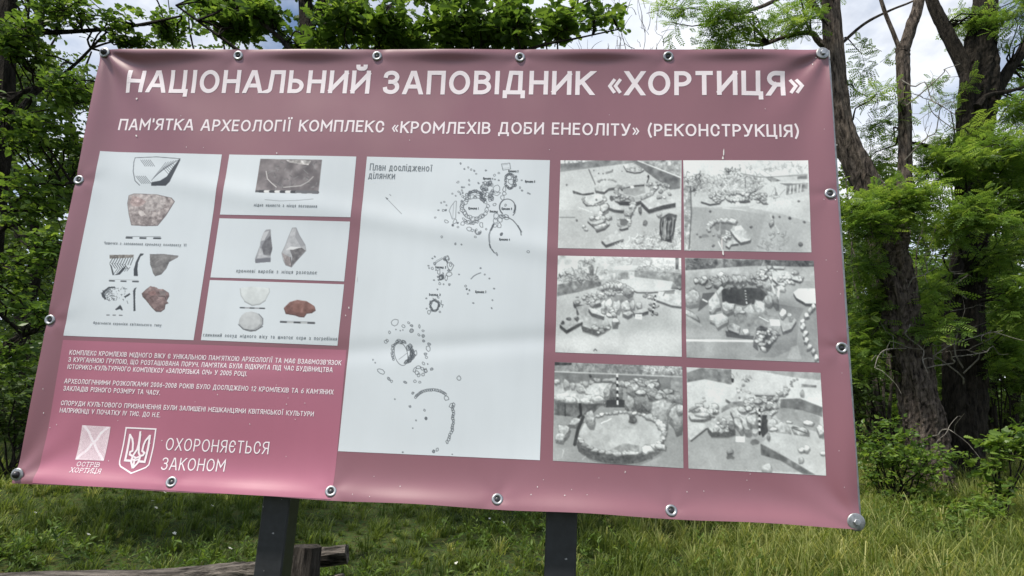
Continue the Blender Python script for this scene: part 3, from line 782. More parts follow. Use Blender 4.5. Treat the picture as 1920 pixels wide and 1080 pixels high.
p.slab([(735, 120), (800, 105), (870, 115), (960, 170), (920, 195), (850, 200), (770, 180)], 16, 200, 105); p.scat(850, 165, 90, 22, 26, 9, 215, 70)
p.ring(560, 300, 90, 24, 180, 360, 8, 16, 170, .5)
p.slab([(430, 360), (560, 330), (680, 340), (660, 360), (580, 370), (530, 410), (440, 395)], 26, 195, 100)
p.slab([(700, 350), (800, 310), (960, 305), (960, 330), (850, 340), (720, 375)], 26, 205, 96); p.poly([(725, 378), (850, 355), (960, 350), (970, 420), (860, 455), (740, 430)], 176, 1, 6, 8)
p.poly([(810, 345), (850, 345), (850, 372), (810, 370)], 240); p.ring(700, 400, 40, 50, 90, 300, 9, 26, 175); p.ring(850, 455, 120, 30, 20, 170, 8, 26, 180); p.ring(1000, 390, 50, 60, -90, 90, 9, 24, 190); p.stone(1005, 245, 9, 16, 0, 70, 60, 50); p.line([(1005, 270), (990, 310)], 10, 90)
p.slab([(300, 500), (340, 450), (460, 425), (535, 450), (530, 490), (440, 535), (340, 545)], 22, 205, 100); p.ring(420, 490, 118, 58, -30, 200, 14, 18, 190); p.stone(447, 492, 11, 11, 0, 110, 90, 80)
p.slab([(920, 510), (1080, 440), (1200, 440), (1295, 510), (1295, 530), (1160, 555), (1010, 600)], 44, 200, 84); p.slab([(640, 460), (760, 480), (900, 470), (930, 500), (880, 520), (700, 510)], 40, 180, 84)
p.scat(1150, 390, 90, 90, 26, 20, 205, 90); p.scat(1110, 330, 120, 30, 10, 16, 200, 90)
p.slab([(575, 540), (680, 545), (745, 590), (735, 610), (640, 600), (580, 575)], 30, 205, 100); p.stone(610, 470, 24, 34, 0, 120, 60, 80); p.stone(525, 590, 46, 60, 30, 200, 70, 90); p.ring(790, 560, 50, 90, -80, 110, 10, 30, 200); p.scat(700, 480, 80, 40, 16, 24, 195, 80)
p.poly([(700, 700), (800, 700), (830, 620), (840, 640), (790, 790), (700, 800)], 112, .8); p.ring(740, 740, 60, 50, -60, 150, 8, 24, 195); p.stone(680, 700, 16, 12); p.stone(915, 605, 20, 42, 0, 130, 90, 80); p.stone(970, 745, 22, 28, 0, 140, 90, 80); p.stone(1120, 655, 28, 28, 0, 180)
for i in range(5): p.line([(262 + i * 30, 578 + i * 11), (280 + i * 30, 585 + i * 11)], 8, 235)
p.slab([(370, 690), (420, 640), (500, 650), (560, 700), (590, 750), (540, 800), (450, 830), (430, 790), (350, 720)], 20, 196, 100); p.scat(470, 690, 110, 50, 16, 30, 210, 95); p.stone(470, 740, 80, 26, -15, 205); p.stone(500, 780, 80, 24, -20, 210); p.stone(310, 780, 22, 22); p.stone(335, 812, 22, 20); p.line([(55, 685), (215, 685)], 8, 130)
p.slab([(500, 930), (690, 800), (740, 915), (550, 980)], 30, 198, 90); p.slab([(690, 800), (780, 770), (790, 790), (720, 810)], 22, 190, 95)
p.bush([(650, 960), (1340, 1035)], 190, 140, 26, 40); p.bush([(870, 850), (1120, 1000)], 190, 90, 30, 45); p.bush([(1240, 800), (1350, 1020)], 195, 70, 28, 40)
p.poly([(1140, 690), (1220, 640), (1310, 660), (1290, 780), (1250, 960), (1150, 930), (1120, 870)], 105, 1, 25, 6)
for i in range(26): x = 1130 + p.g.uniform(0, 170); p.line([(x, 680 + p.g.uniform(0, 60)), (x - 10, 780 + p.g.uniform(0, 60)), (x - 0.25 * (x - 1180), 860 + p.g.uniform(0, 70))], 8, p.g.choice([60, 150, 200, 45]), .8)
p.grain(4, 2, 5, 40).make('excavation_photo', banner, label='grey photo of stone slabs with a tree stump in its corner')
# B
p = photo([(1282, 298), (1517, 298.5), (1524, 471), (1284, 468)], 1275, 285, 5.538, 188, 12)
p.poly([(40, 70), (1345, 70), (1345, 240), (900, 250), (60, 330)], 224, 1, 6, 12); p.poly([(40, 330), (500, 250), (900, 250), (1345, 200), (1360, 480), (600, 560), (120, 560)], 206, .9)
p.poly([(700, 560), (1370, 430), (1375, 720), (1100, 640)], 212, .7); p.poly([(120, 560), (600, 590), (900, 640), (800, 1020), (130, 1020)], 172, .6); p.poly([(40, 330), (120, 345), (125, 1020), (55, 1015)], 178, 1, 25, 5); p.line([(115, 345), (125, 620), (100, 1000)], 12, 120)
p.bush([(880, 110), (1330, 190)], 185, 70, 26, 22); p.bush([(690, 120), (760, 160)], 175, 14, 22, 22); p.bush([(60, 250), (240, 300)], 130, 40, 26); p.bush([(180, 200), (230, 300)], 120, 24, 22); p.bush([(480, 160), (640, 220)], 120, 50, 28); p.bush([(300, 240), (900, 330)], 175, 200, 26, 35); p.bush([(180, 300), (480, 400)], 175, 150, 26, 35); p.bush([(450, 210), (860, 380)], 185, 150, 30, 35); p.bush([(120, 330), (190, 410)], 120, 30, 20)
p.line([(640, 210), (840, 250), (1330, 225)], 9, 150); p.poly([(890, 250), (960, 240), (1060, 285), (960, 300)], 130, .9, 20, 5); p.poly([(1040, 310), (1240, 315), (1340, 300), (1140, 345)], 140); p.poly([(1120, 345), (1340, 310), (1330, 390), (1115, 435)], 150, 1, 30, 7)
for x in (1160, 1195, 1235, 1270): p.line([(x, 345 - (x - 1120) * .12), (x - 5, 420 - (x - 1120) * .15)], 16, 225, .8)
p.poly([(1230, 240), (1330, 232), (1330, 270), (1230, 268)], 135); p.line([(1040, 305), (1340, 300)], 8, 220)
p.slab([(220, 500), (300, 470), (440, 490), (420, 515), (320, 530)], 18, 205, 95); p.slab([(490, 450), (560, 415), (690, 430), (740, 490), (680, 500), (520, 490)], 20, 212, 90); p.ring(600, 450, 110, 40, 0, 360, 22, 22, 205, 1.1, False, 95); p.scat(400, 450, 80, 50, 20, 24, 215, 75); p.scat(760, 430, 90, 50, 26, 22, 210, 75); p.scat(860, 470, 60, 50, 14, 22, 195, 90); p.line([(810, 470), (880, 530), (920, 530)], 14, 110); p.bush([(930, 430), (1070, 460)], 150, 14, 24); p.poly([(585, 510), (625, 510), (625, 540), (585, 538)], 242)
p.line([(450, 568), (700, 595)], 5, 225)
for q in '320,605,14 750,770,14 352,965,14 215,870,14 185,845,10 1245,498,12 1155,675,18 1305,715,13 1265,945,22 975,660,18 1045,660,12'.split(): x, y, r = map(float, q.split(',')); p.stone(x, y, r, r * .8, 0, 130, 80, 70)
p.poly(p.blob(260, 860, 44, 22), 140, .7); p.line([(950, 640), (990, 740), (1060, 840), (1080, 880)], 14, 205); p.stone(965, 730, 24, 36, 20, 175, 80, 90); p.ring(1010, 850, 70, 26, 200, 380, 5, 16, 190)
p.poly([(340, 720), (560, 740), (540, 830), (440, 850), (380, 800)], 150, 1, 6, 6); p.ring(450, 780, 150, 80, 170, 300, 9, 30, 205, .8); p.stone(555, 710, 55, 34, 10, 218); p.stone(410, 838, 26, 36, 0, 190); p.stone(355, 850, 16, 16); p.stone(515, 840, 22, 50, -35, 195); p.scat(490, 880, 50, 44, 12, 24, 205, 90)
p.slab([(530, 800), (560, 760), (640, 750), (700, 820), (750, 880), (740, 905), (640, 930), (580, 870)], 28, 206, 110, 14); p.slab([(480, 960), (510, 920), (570, 900), (620, 940), (540, 950), (520, 985)], 20, 200, 100)
p.bush([(870, 880), (1100, 1010)], 165, 50, 30, 22); p.line([(405, 920), (440, 990), (455, 1020)], 9, 238); p.line([(425, 700), (420, 820)], 9, 200, .6)
p.grain(4, 2, 6, 40).make('excavation_photo', banner, label='pale grey photo of two stone rings with bushes at the top')
# C
p = photo([(1046, 478), (1278, 482.5), (1279, 668.5), (1041, 659.5)], 1030, 470, 5.27, 198, 13)
p.poly([(80, 40), (1310, 60), (1310, 180), (600, 190), (80, 240)], 215, 1, 10, 10); p.bush([(280, 80), (440, 160)], 150, 60, 24, 30); p.bush([(90, 170), (560, 230)], 190, 110, 24, 32); p.bush([(560, 80), (1240, 120)], 195, 100, 24, 20); p.poly([(600, 150), (1240, 125), (1240, 160), (640, 180)], 226, .8)
p.poly([(80, 330), (500, 240), (520, 340), (300, 400), (75, 445)], 138, 1, 16, 8); p.bush([(80, 215), (500, 300)], 150, 110, 26, 38); p.poly([(480, 240), (840, 190), (845, 260), (660, 300), (520, 330)], 200, 1, 24, 8); p.poly([(670, 225), (780, 200), (780, 265), (680, 285)], 170, .8, 24, 5)
p.poly([(845, 190), (1300, 215), (1310, 310), (845, 250)], 160, 1, 16, 8); p.bush([(860, 150), (1300, 205)], 165, 80, 22, 30); p.poly([(850, 255), (1310, 310), (1310, 400), (820, 380), (700, 300)], 212, .9); p.poly([(1250, 60), (1285, 60), (1280, 180), (1250, 180)], 120, 1, 18, 5); p.poly([(1240, 250), (1310, 230), (1310, 380), (1205, 375)], 140, 1, 20, 6); p.stone(1290, 360, 20, 20, 0, 190, 60, 60); p.poly([(395, 150), (440, 150), (440, 240), (400, 240)], 120, .8, 16, 4)
p.line([(820, 385), (870, 410), (1000, 412), (1240, 390)], 14, 110); p.slab([(1060, 480), (1080, 400), (1310, 390), (1310, 548), (1210, 535)], 20, 206, 110); p.line([(1150, 400), (1130, 440)], 8, 120); p.poly([(1150, 395), (1240, 390), (1240, 420), (1150, 420)], 135, .8)
p.slab([(235, 490), (420, 430), (540, 400), (620, 420), (600, 480), (400, 540), (250, 520)], 40, 185, 96); p.slab([(265, 550), (400, 520), (560, 640), (600, 720), (480, 790), (330, 740), (300, 630)], 50, 182, 104); p.slab([(100, 720), (310, 620), (330, 690), (260, 730), (170, 780)], 34, 186, 88)
p.poly([(500, 480), (640, 430), (830, 440), (840, 500), (700, 520), (520, 560)], 150, 1, 6, 6); p.scat(660, 370, 150, 60, 44, 24, 200, 85); p.ring(650, 400, 160, 60, 150, 350, 14, 28, 200, .9); p.stone(770, 400, 60, 44, 0, 170, 80, 100)
p.scat(400, 480, 150, 60, 34, 22, 190, 85)
for x, w, h in ((535, 32, 56), (585, 38, 62), (668, 46, 66), (758, 46, 56), (828, 30, 50), (885, 30, 40)): p.stone(x, 535, w, h, 8, 205, 85, 120)
p.slab([(385, 560), (450, 570), (545, 630), (540, 645), (420, 610)], 34, 205, 100); p.slab([(720, 610), (800, 590), (830, 610), (780, 640)], 34, 205, 120); p.slab([(830, 590), (960, 560), (985, 590), (920, 610), (840, 615)], 30, 205, 110); p.scat(590, 600, 80, 40, 12, 24, 195, 80)
p.poly([(850, 622), (920, 622), (918, 675), (848, 668)], 243); p.line([(865, 640), (905, 645)], 6, 190); p.stone(655, 690, 40, 34, -40, 220); p.poly([(620, 700), (690, 700), (680, 770), (625, 770)], 118, .9, 12, 5); p.scat(510, 770, 80, 36, 12, 26, 200, 90)
for x, y in ((192, 668), (270, 666), (135, 708)): p.stone(x, y, 24, 18, 0, 120, 80, 70)
p.line([(295, 700), (325, 685)], 24, 205); p.scat(1040, 560, 50, 80, 16, 20, 190, 70); p.scale((1052, 440), (1024, 610), 9, 14, 40, 240); p.scat(990, 440, 60, 30, 10, 18, 190, 90)
p.line([(440, 985), (455, 968), (470, 985)], 8, 90); p.grain(4, 2, 7, 50).make('excavation_photo', banner, label='grey photo of a low stone circle seen across an open trench')
# D
p = photo([(1285, 482), (1528, 487), (1537.5, 679), (1288, 669.5)], 1280, 475, 5.143, 170, 14)
p.poly([(25, 40), (1280, 60), (1280, 120), (700, 110), (30, 160)], 112, 1, 20, 8); p.bush([(30, 50), (1280, 120)], 130, 110, 24, 30); p.poly([(30, 160), (700, 112), (1285, 120), (1285, 260), (300, 250), (40, 340)], 186, .9, 6, 8); p.poly([(40, 600), (400, 690), (400, 800), (40, 810)], 178, .8); p.poly([(920, 480), (1180, 520), (1130, 650), (1110, 900), (900, 1000), (700, 1000), (960, 700)], 150, .8); p.poly([(40, 850), (690, 860), (660, 1010), (40, 1000)], 168, .9); p.poly([(1060, 900), (1120, 880), (1160, 1020), (1020, 1010)], 205, .5); p.poly([(1180, 600), (1300, 520), (1320, 1040), (1260, 900), (1180, 760)], 150, .8)
p.poly([(380, 340), (500, 320), (760, 330), (830, 400), (760, 470), (600, 500), (390, 460)], 96, 1, 6, 6); p.poly([(200, 380), (320, 370), (270, 470), (150, 560)], 100, .8)
p.scat(380, 270, 260, 70, 40, 30, 195, 85); p.ring(570, 290, 230, 46, 180, 365, 16, 36, 195, 1.2, False, 95); p.scat(690, 240, 120, 70, 20, 26, 190, 75); p.scat(850, 210, 80, 90, 30, 28, 205, 75)
p.slab([(870, 170), (1000, 150), (1180, 230), (1150, 260), (1030, 230), (930, 280), (880, 240)], 22, 205, 90); p.slab([(880, 110), (1000, 115), (990, 140), (890, 135)], 12, 200, 110); p.scat(1050, 240, 120, 80, 22, 26, 205, 95); p.stone(955, 330, 44, 36, 0, 205); p.slab([(1080, 370), (1130, 330), (1295, 330), (1298, 480), (1200, 475), (1110, 420)], 26, 222, 90)
p.stone(820, 300, 44, 66, 0, 180, 80, 110); p.line([(870, 290), (900, 380)], 18, 200); p.line([(940, 330), (930, 430)], 20, 230); p.stone(890, 430, 34, 90, -30, 175, 80, 110); p.stone(840, 450, 46, 60, -20, 190, 80, 120)
p.stone(100, 430, 80, 90, 0, 190, 80, 120); p.stone(90, 590, 110, 34, 38, 195, 80, 110); p.line([(60, 620), (180, 690)], 26, 190); p.line([(200, 440), (240, 460)], 16, 225)
p.line([(270, 460), (380, 330)], 34, 222); p.stone(322, 480, 56, 80, 12, 225, 85, 150); p.stone(435, 520, 62, 70, 10, 228, 85, 130); p.stone(545, 545, 42, 70, 30, 205, 85, 120); p.stone(665, 570, 58, 74, -8, 205, 85, 130); p.stone(765, 520, 66, 76, -12, 205, 85, 130)
p.poly([(430, 640), (600, 560), (950, 600), (930, 740), (690, 780), (430, 720)], 160, .8, 10, 6); p.stone(350, 640, 90, 70, 0, 226, 85, 160); p.stone(585, 560, 26, 16, 0, 225); p.slab([(440, 690), (480, 660), (565, 700), (550, 770), (450, 730)], 20, 190, 90, 20); p.stone(620, 750, 38, 34, 0, 225)
p.poly([(420, 740), (560, 780), (700, 790), (690, 830), (430, 800)], 92, .8); p.line([(36, 835), (690, 840)], 17, 244); p.poly([(690, 840), (720, 780), (740, 940), (690, 900)], 88, .7)
p.slab([(940, 610), (1050, 570), (1110, 640), (1060, 720), (980, 750)], 30, 185, 100); p.stone(985, 570, 34, 50, 10, 236); p.stone(1040, 590, 24, 24, 0, 225); p.stone(1055, 625, 24, 24, 0, 160)
p.poly([(848, 630), (945, 632), (958, 690), (862, 688)], 240)
for i in range(3): p.line([(862 + i * 4, 645 + i * 15), (938 + i * 4, 648 + i * 15)], 5, 170)
p.line([(750, 605), (790, 625), (840, 652)], 9, 235); p.poly([(720, 720), (760, 690), (920, 740), (910, 840), (830, 950), (760, 930)], 100, 1, 16, 6); p.scat(810, 790, 100, 100, 34, 32, 195, 65); p.stone(790, 920, 36, 22, 30, 205)
for i, (x, y) in enumerate([(1270, 510), (1240, 545), (1210, 590), (1170, 650), (1175, 700), (1195, 770), (1205, 840), (1235, 900), (1270, 940), (1300, 1000)]): p.stone(x, y, 22, 38, 20, 215 if i % 3 else 235, 60, 100)
p.scale((612, 355), (626, 475), 9, 14, 235, 50); p.grain(4, 2, 8, 40).make('excavation_photo', banner, label='darker grey photo of an oval of upright stones with a white measuring bar')
# E
p = photo([(1040, 678), (1280, 687), (1282.5, 878), (1036.5, 864)], 1030, 670, 5.023, 165, 15)
p.poly([(45, 35), (1260, 80), (1260, 180), (45, 130)], 150, 1, 14, 5); p.bush([(50, 60), (1250, 150)], 150, 150, 22, 28); p.bush([(880, 85), (1250, 130)], 215, 90, 20, 28); p.poly([(45, 40), (210, 50), (200, 70), (45, 70)], 60, .9, 20, 5)
p.poly([(45, 130), (1255, 180), (1255, 330), (45, 240)], 136, 1, 6, 12); p.line([(45, 130), (1255, 182)], 10, 205); p.poly([(1150, 185), (1255, 190), (1255, 330), (1145, 300)], 160, 1, 10, 6); p.stone(385, 172, 14, 18, 0, 90, 80, 70)
p.poly([(45, 240), (560, 240), (560, 400), (45, 400)], 195, .8, 10, 6); p.poly([(40, 540), (300, 540), (220, 840), (40, 860)], 160, .9); p.poly([(1080, 660), (1265, 680), (1265, 1040), (980, 990)], 160, .9); p.poly([(40, 860), (240, 840), (480, 1000), (40, 960)], 168, .9)
for x, y, rx, ry in ((70, 225, 26, 30), (165, 250, 34, 46), (222, 262, 30, 30), (305, 238, 16, 16), (345, 245, 28, 34), (395, 235, 30, 22), (450, 212, 40, 22), (550, 215, 60, 18), (610, 215, 60, 24), (690, 245, 40, 30), (780, 240, 44, 20), (295, 310, 40, 34)): p.stone(x, y, rx, ry, 0, 185, 90, 110)
p.slab([(350, 290), (420, 240), (590, 240), (570, 360), (520, 440), (480, 360), (340, 340)], 26, 205, 110, 14); p.stone(555, 320, 40, 90, 20, 195, 85, 120); p.stone(610, 330, 42, 90, 5, 150, 70, 90); p.stone(668, 335, 34, 80, -6, 150, 70, 90); p.poly([(545, 400), (710, 400), (715, 470), (530, 470)], 75, .85)
p.scat(850, 270, 150, 60, 26, 44, 190, 85); p.stone(768, 320, 48, 60, 0, 165, 80, 100)
p.slab([(45, 350), (170, 330), (350, 350), (520, 350), (510, 430), (330, 440), (150, 430), (45, 400)], 24, 205, 120, 18); p.poly([(45, 415), (500, 440), (420, 520), (260, 560), (45, 540)], 118, 1, 14, 8)
for a in ((110, 385, 90, 30), (200, 400, 70, 34), (350, 405, 62, 34), (450, 390, 58, 36)): p.stone(*a, 0, 208, 85, 130)
p.poly([(150, 450), (155, 550), (150, 550)], 60); p.line([(290, 440), (300, 540), (240, 600)], 22, 60); p.line([(148, 440), (150, 550)], 8, 70)
p.stone(762, 430, 52, 84, 0, 178, 80, 100); p.stone(840, 430, 38, 90, 0, 150, 75, 95); p.stone(935, 430, 62, 92, 15, 165, 75, 95); p.scat(1050, 340, 90, 50, 16, 44, 175, 80); p.stone(1150, 380, 60, 36, 10, 185); p.stone(1220, 390, 44, 50, 0, 165)
p.stone(1065, 520, 92, 140, 8, 178, 80, 125); p.stone(1205, 560, 66, 124, 0, 170, 75, 110); p.stone(1235, 480, 40, 50, 0, 195)
top = [(280, 720), (330, 620), (420, 560), (540, 520), (700, 505), (860, 530), (980, 580), (1070, 660), (1090, 740), (1060, 800), (960, 850), (860, 890), (700, 910), (540, 890), (400, 850), (300, 790)]
p.poly(np.array(top) * [1.02, 1.05] + [-30, 60], 95, .8); p.slab(top, 100, 198, 112, 6); p.poly(top, 190, 1, 6, 10); p.poly([(600, 860), (700, 810), (850, 830), (850, 890), (690, 900)], 155, .8, 14, 6)
p.ring(690, 710, 400, 195, 215, 300, 14, 26, 200, .7); p.ring(690, 710, 395, 195, -50, 40, 12, 36, 205, .8); p.ring(670, 720, 400, 185, 75, 165, 10, 44, 196, .45); p.stone(925, 875, 62, 44, 0, 222); p.stone(1055, 840, 60, 34, 10, 215); p.stone(775, 905, 90, 20, 0, 205); p.stone(645, 910, 46, 26, 0, 205)
p.poly([(690, 930), (860, 925), (975, 900), (975, 960), (860, 970), (690, 1000)], 98, .8, 12, 6); p.stone(385, 560, 42, 80, 0, 190, 80, 120); p.stone(250, 610, 74, 44, -35, 190, 80, 100); p.stone(135, 690, 58, 70, 20, 185, 80, 105); p.stone(105, 750, 46, 50, 30, 195, 80, 110); p.line([(320, 560), (270, 680), (240, 820)], 30, 78)
p.stone(788, 585, 42, 40, 0, 120, 140, 80); p.line([(490, 620), (520, 605), (540, 600), (585, 575)], 9, 240); p.line([(120, 940), (135, 880), (140, 860)], 5, 210); p.line([(135, 885), (120, 865)], 5, 210); p.line([(310, 965), (345, 930)], 5, 210)
p.scale((641, 160), (645, 440), 9, 17, 240, 45); p.grain(4, 2, 6, 40).make('excavation_photo', banner, label='grey photo of a round stone platform with a striped measuring rod behind')
# F
p = photo([(1288, 688), (1540, 698.5), (1550.5, 892), (1292, 878.5)], 1285, 680, 4.909, 196, 16)
p.poly([(15, 40), (1250, 90), (1270, 400), (600, 330), (30, 480)], 212, .9, 4, 14); p.poly([(20, 600), (700, 640), (1100, 1010), (30, 980)], 170, .7, 4, 14); p.poly([(15, 40), (430, 60), (435, 200), (180, 150), (20, 180)], 146, 1, 12, 7); p.poly([(15, 45), (180, 45), (180, 150), (20, 178)], 130, .6, 12, 6); p.poly([(15, 40), (150, 45), (20, 90)], 210, .9); p.poly([(430, 140), (455, 145), (450, 180), (435, 180)], 60)
p.poly([(650, 65), (1255, 85), (1255, 160), (990, 130)], 168, 1, 8, 8); p.bush([(450, 110), (600, 165)], 130, 12, 22); p.stone(592, 160, 8, 8, 0, 110); p.ring(1050, 190, 70, 40, 150, 260, 5, 12, 150); p.poly([(1075, 195), (1215, 205), (1215, 228), (1075, 222)], 150, 1, 16, 5); p.stone(1085, 285, 22, 34, 0, 170, 110, 110); p.stone(540, 207, 16, 13, 0, 150)
p.poly([(640, 290), (740, 280), (850, 290), (820, 318), (660, 315)], 116, 1, 10, 5); p.line([(515, 230), (560, 260), (640, 285), (740, 288), (850, 290), (940, 250)], 16, 200); p.ring(560, 250, 60, 30, 60, 200, 5, 20, 200); p.ring(900, 250, 40, 40, -40, 140, 6, 24, 205)
p.slab([(375, 330), (420, 290), (560, 270), (640, 310), (600, 350), (500, 355), (440, 370)], 24, 205, 116); p.stone(505, 322, 12, 12, 0, 140, 110, 100); p.poly([(340, 420), (430, 360), (600, 350), (560, 400), (430, 410), (340, 460)], 150, 1, 14, 6)
p.slab([(35, 480), (150, 420), (270, 440), (240, 500), (180, 520), (60, 520)], 26, 208, 120); p.scat(190, 440, 110, 60, 22, 36, 215, 110); p.stone(165, 480, 80, 26, 0, 212); p.line([(40, 450), (130, 405)], 14, 130); p.scat(170, 350, 30, 40, 5, 12, 180, 120)
p.poly([(25, 540), (190, 560), (230, 600), (60, 720), (30, 690)], 206, 1, 8, 8); p.line([(60, 720), (200, 610), (240, 610)], 16, 110); p.slab([(210, 590), (290, 500), (440, 480), (470, 620), (400, 640), (250, 640)], 46, 200, 110, 16); p.scat(370, 590, 100, 60, 18, 26, 205, 95); p.stone(310, 555, 16, 13, 0, 235); p.stone(435, 590, 34, 60, 0, 165, 80, 90)
p.slab([(420, 440), (490, 400), (580, 440), (640, 480), (640, 560), (560, 600), (480, 560)], 30, 206, 110, 12); p.stone(525, 430, 60, 32, 25, 206); p.stone(500, 570, 34, 80, -25, 205, 85, 110); p.stone(560, 570, 40, 90, -30, 205, 85, 110); p.stone(615, 530, 40, 70, -25, 205, 85, 110); p.stone(690, 530, 36, 80, 0, 165, 80, 95)
p.scat(640, 400, 90, 60, 26, 28, 205, 85); p.scat(730, 410, 70, 90, 24, 30, 205, 85); p.scat(820, 370, 80, 60, 22, 30, 195, 90); p.stone(835, 400, 30, 30, 0, 200); p.poly([(715, 480), (770, 480), (770, 640), (720, 690), (700, 640)], 70, .85)
p.poly([(890, 330), (1060, 325), (1270, 410), (1270, 500), (1090, 440), (880, 410)], 130, 1, 8, 10); p.line([(880, 328), (1060, 320), (1272, 402)], 12, 210); p.poly([(820, 440), (900, 415), (1090, 440), (1250, 500), (1240, 640), (1090, 600), (860, 520)], 166, 1, 5, 10); p.ring(870, 500, 90, 60, 120, 250, 9, 24, 205); p.stone(960, 545, 30, 16, 10, 230); p.stone(1140, 555, 54, 22, 5, 226)
p.stone(805, 560, 50, 52, 0, 200, 90, 130); p.stone(905, 600, 84, 60, 25, 195, 85, 140); p.stone(1065, 640, 90, 56, 15, 192, 85, 120); p.line([(990, 600), (1060, 625), (1130, 650)], 9, 95); p.line([(1000, 590), (1040, 600)], 9, 90); p.stone(1260, 620, 36, 60, 0, 210, 85, 110); p.stone(825, 615, 40, 20, 0, 215)
p.poly([(705, 740), (830, 640), (1270, 700), (1300, 1035), (1200, 1030), (960, 880)], 198, 1, 5, 14); p.poly([(700, 745), (960, 885), (1210, 1035), (1100, 1030), (880, 900), (705, 850)], 128, 1, 10, 7); p.stone(1080, 800, 34, 24, 0, 228); p.stone(1130, 790, 28, 38, 0, 225); p.stone(1075, 900, 24, 30, 0, 190); p.stone(1280, 835, 34, 22, 0, 222); p.stone(775, 685, 20, 32, 0, 165, 110, 100)
p.poly([(470, 678), (555, 680), (553, 732), (470, 728)], 243)
for i in range(3): p.line([(482, 692 + i * 13), (542, 694 + i * 13)], 4, 180)
p.stone(650, 640, 30, 34, 0, 200, 110, 130); p.poly(p.blob(650, 730, 44, 30), 120, .8, 6, 5); p.stone(420, 820, 32, 34, 0, 165, 110, 95); p.poly(p.blob(425, 870, 34, 24), 105, .7); p.stone(755, 970, 48, 46, 0, 212, 110, 140)
p.scale((690, 430), (692, 660), 9, 16, 45, 242); p.grain(4, 2, 5, 50).make('excavation_photo', banner, label='pale grey photo of fallen slabs and a sunken pit beside a striped rod')

# ---- square logo with crossed lines
p = Print([(150, 797), (203, 800), (193, 864), (139, 861.7)], 70, (222, 200, 208), 21).fr(130, 790, 10.288)
LC = (196, 160, 174)
for i in range(1, 9):
    for cx, cy, a0, a1 in ((430, 90, 10, 170), (400, 750, 190, 350), (170, 420, -60, 60), (690, 430, 120, 240)):
        p.line([(cx + (30 + i * 30) * math.cos(R(a)), cy + (20 + i * 30) * math.sin(R(a))) for a in np.linspace(a0, a1, 12)], 9, LC, .55)
for a in ([(250, 90), (330, 200), (390, 350), (420, 400)], [(700, 110), (560, 230), (480, 360), (430, 400)], [(420, 400), (300, 560), (180, 650), (110, 740)], [(430, 410), (500, 560), (600, 700), (630, 750)]): p.line(a, 46, (246, 226, 234))
p.grain(7, 2).make('logo_print', banner, 0.0012, label='small pale square logo crossed by two lines')
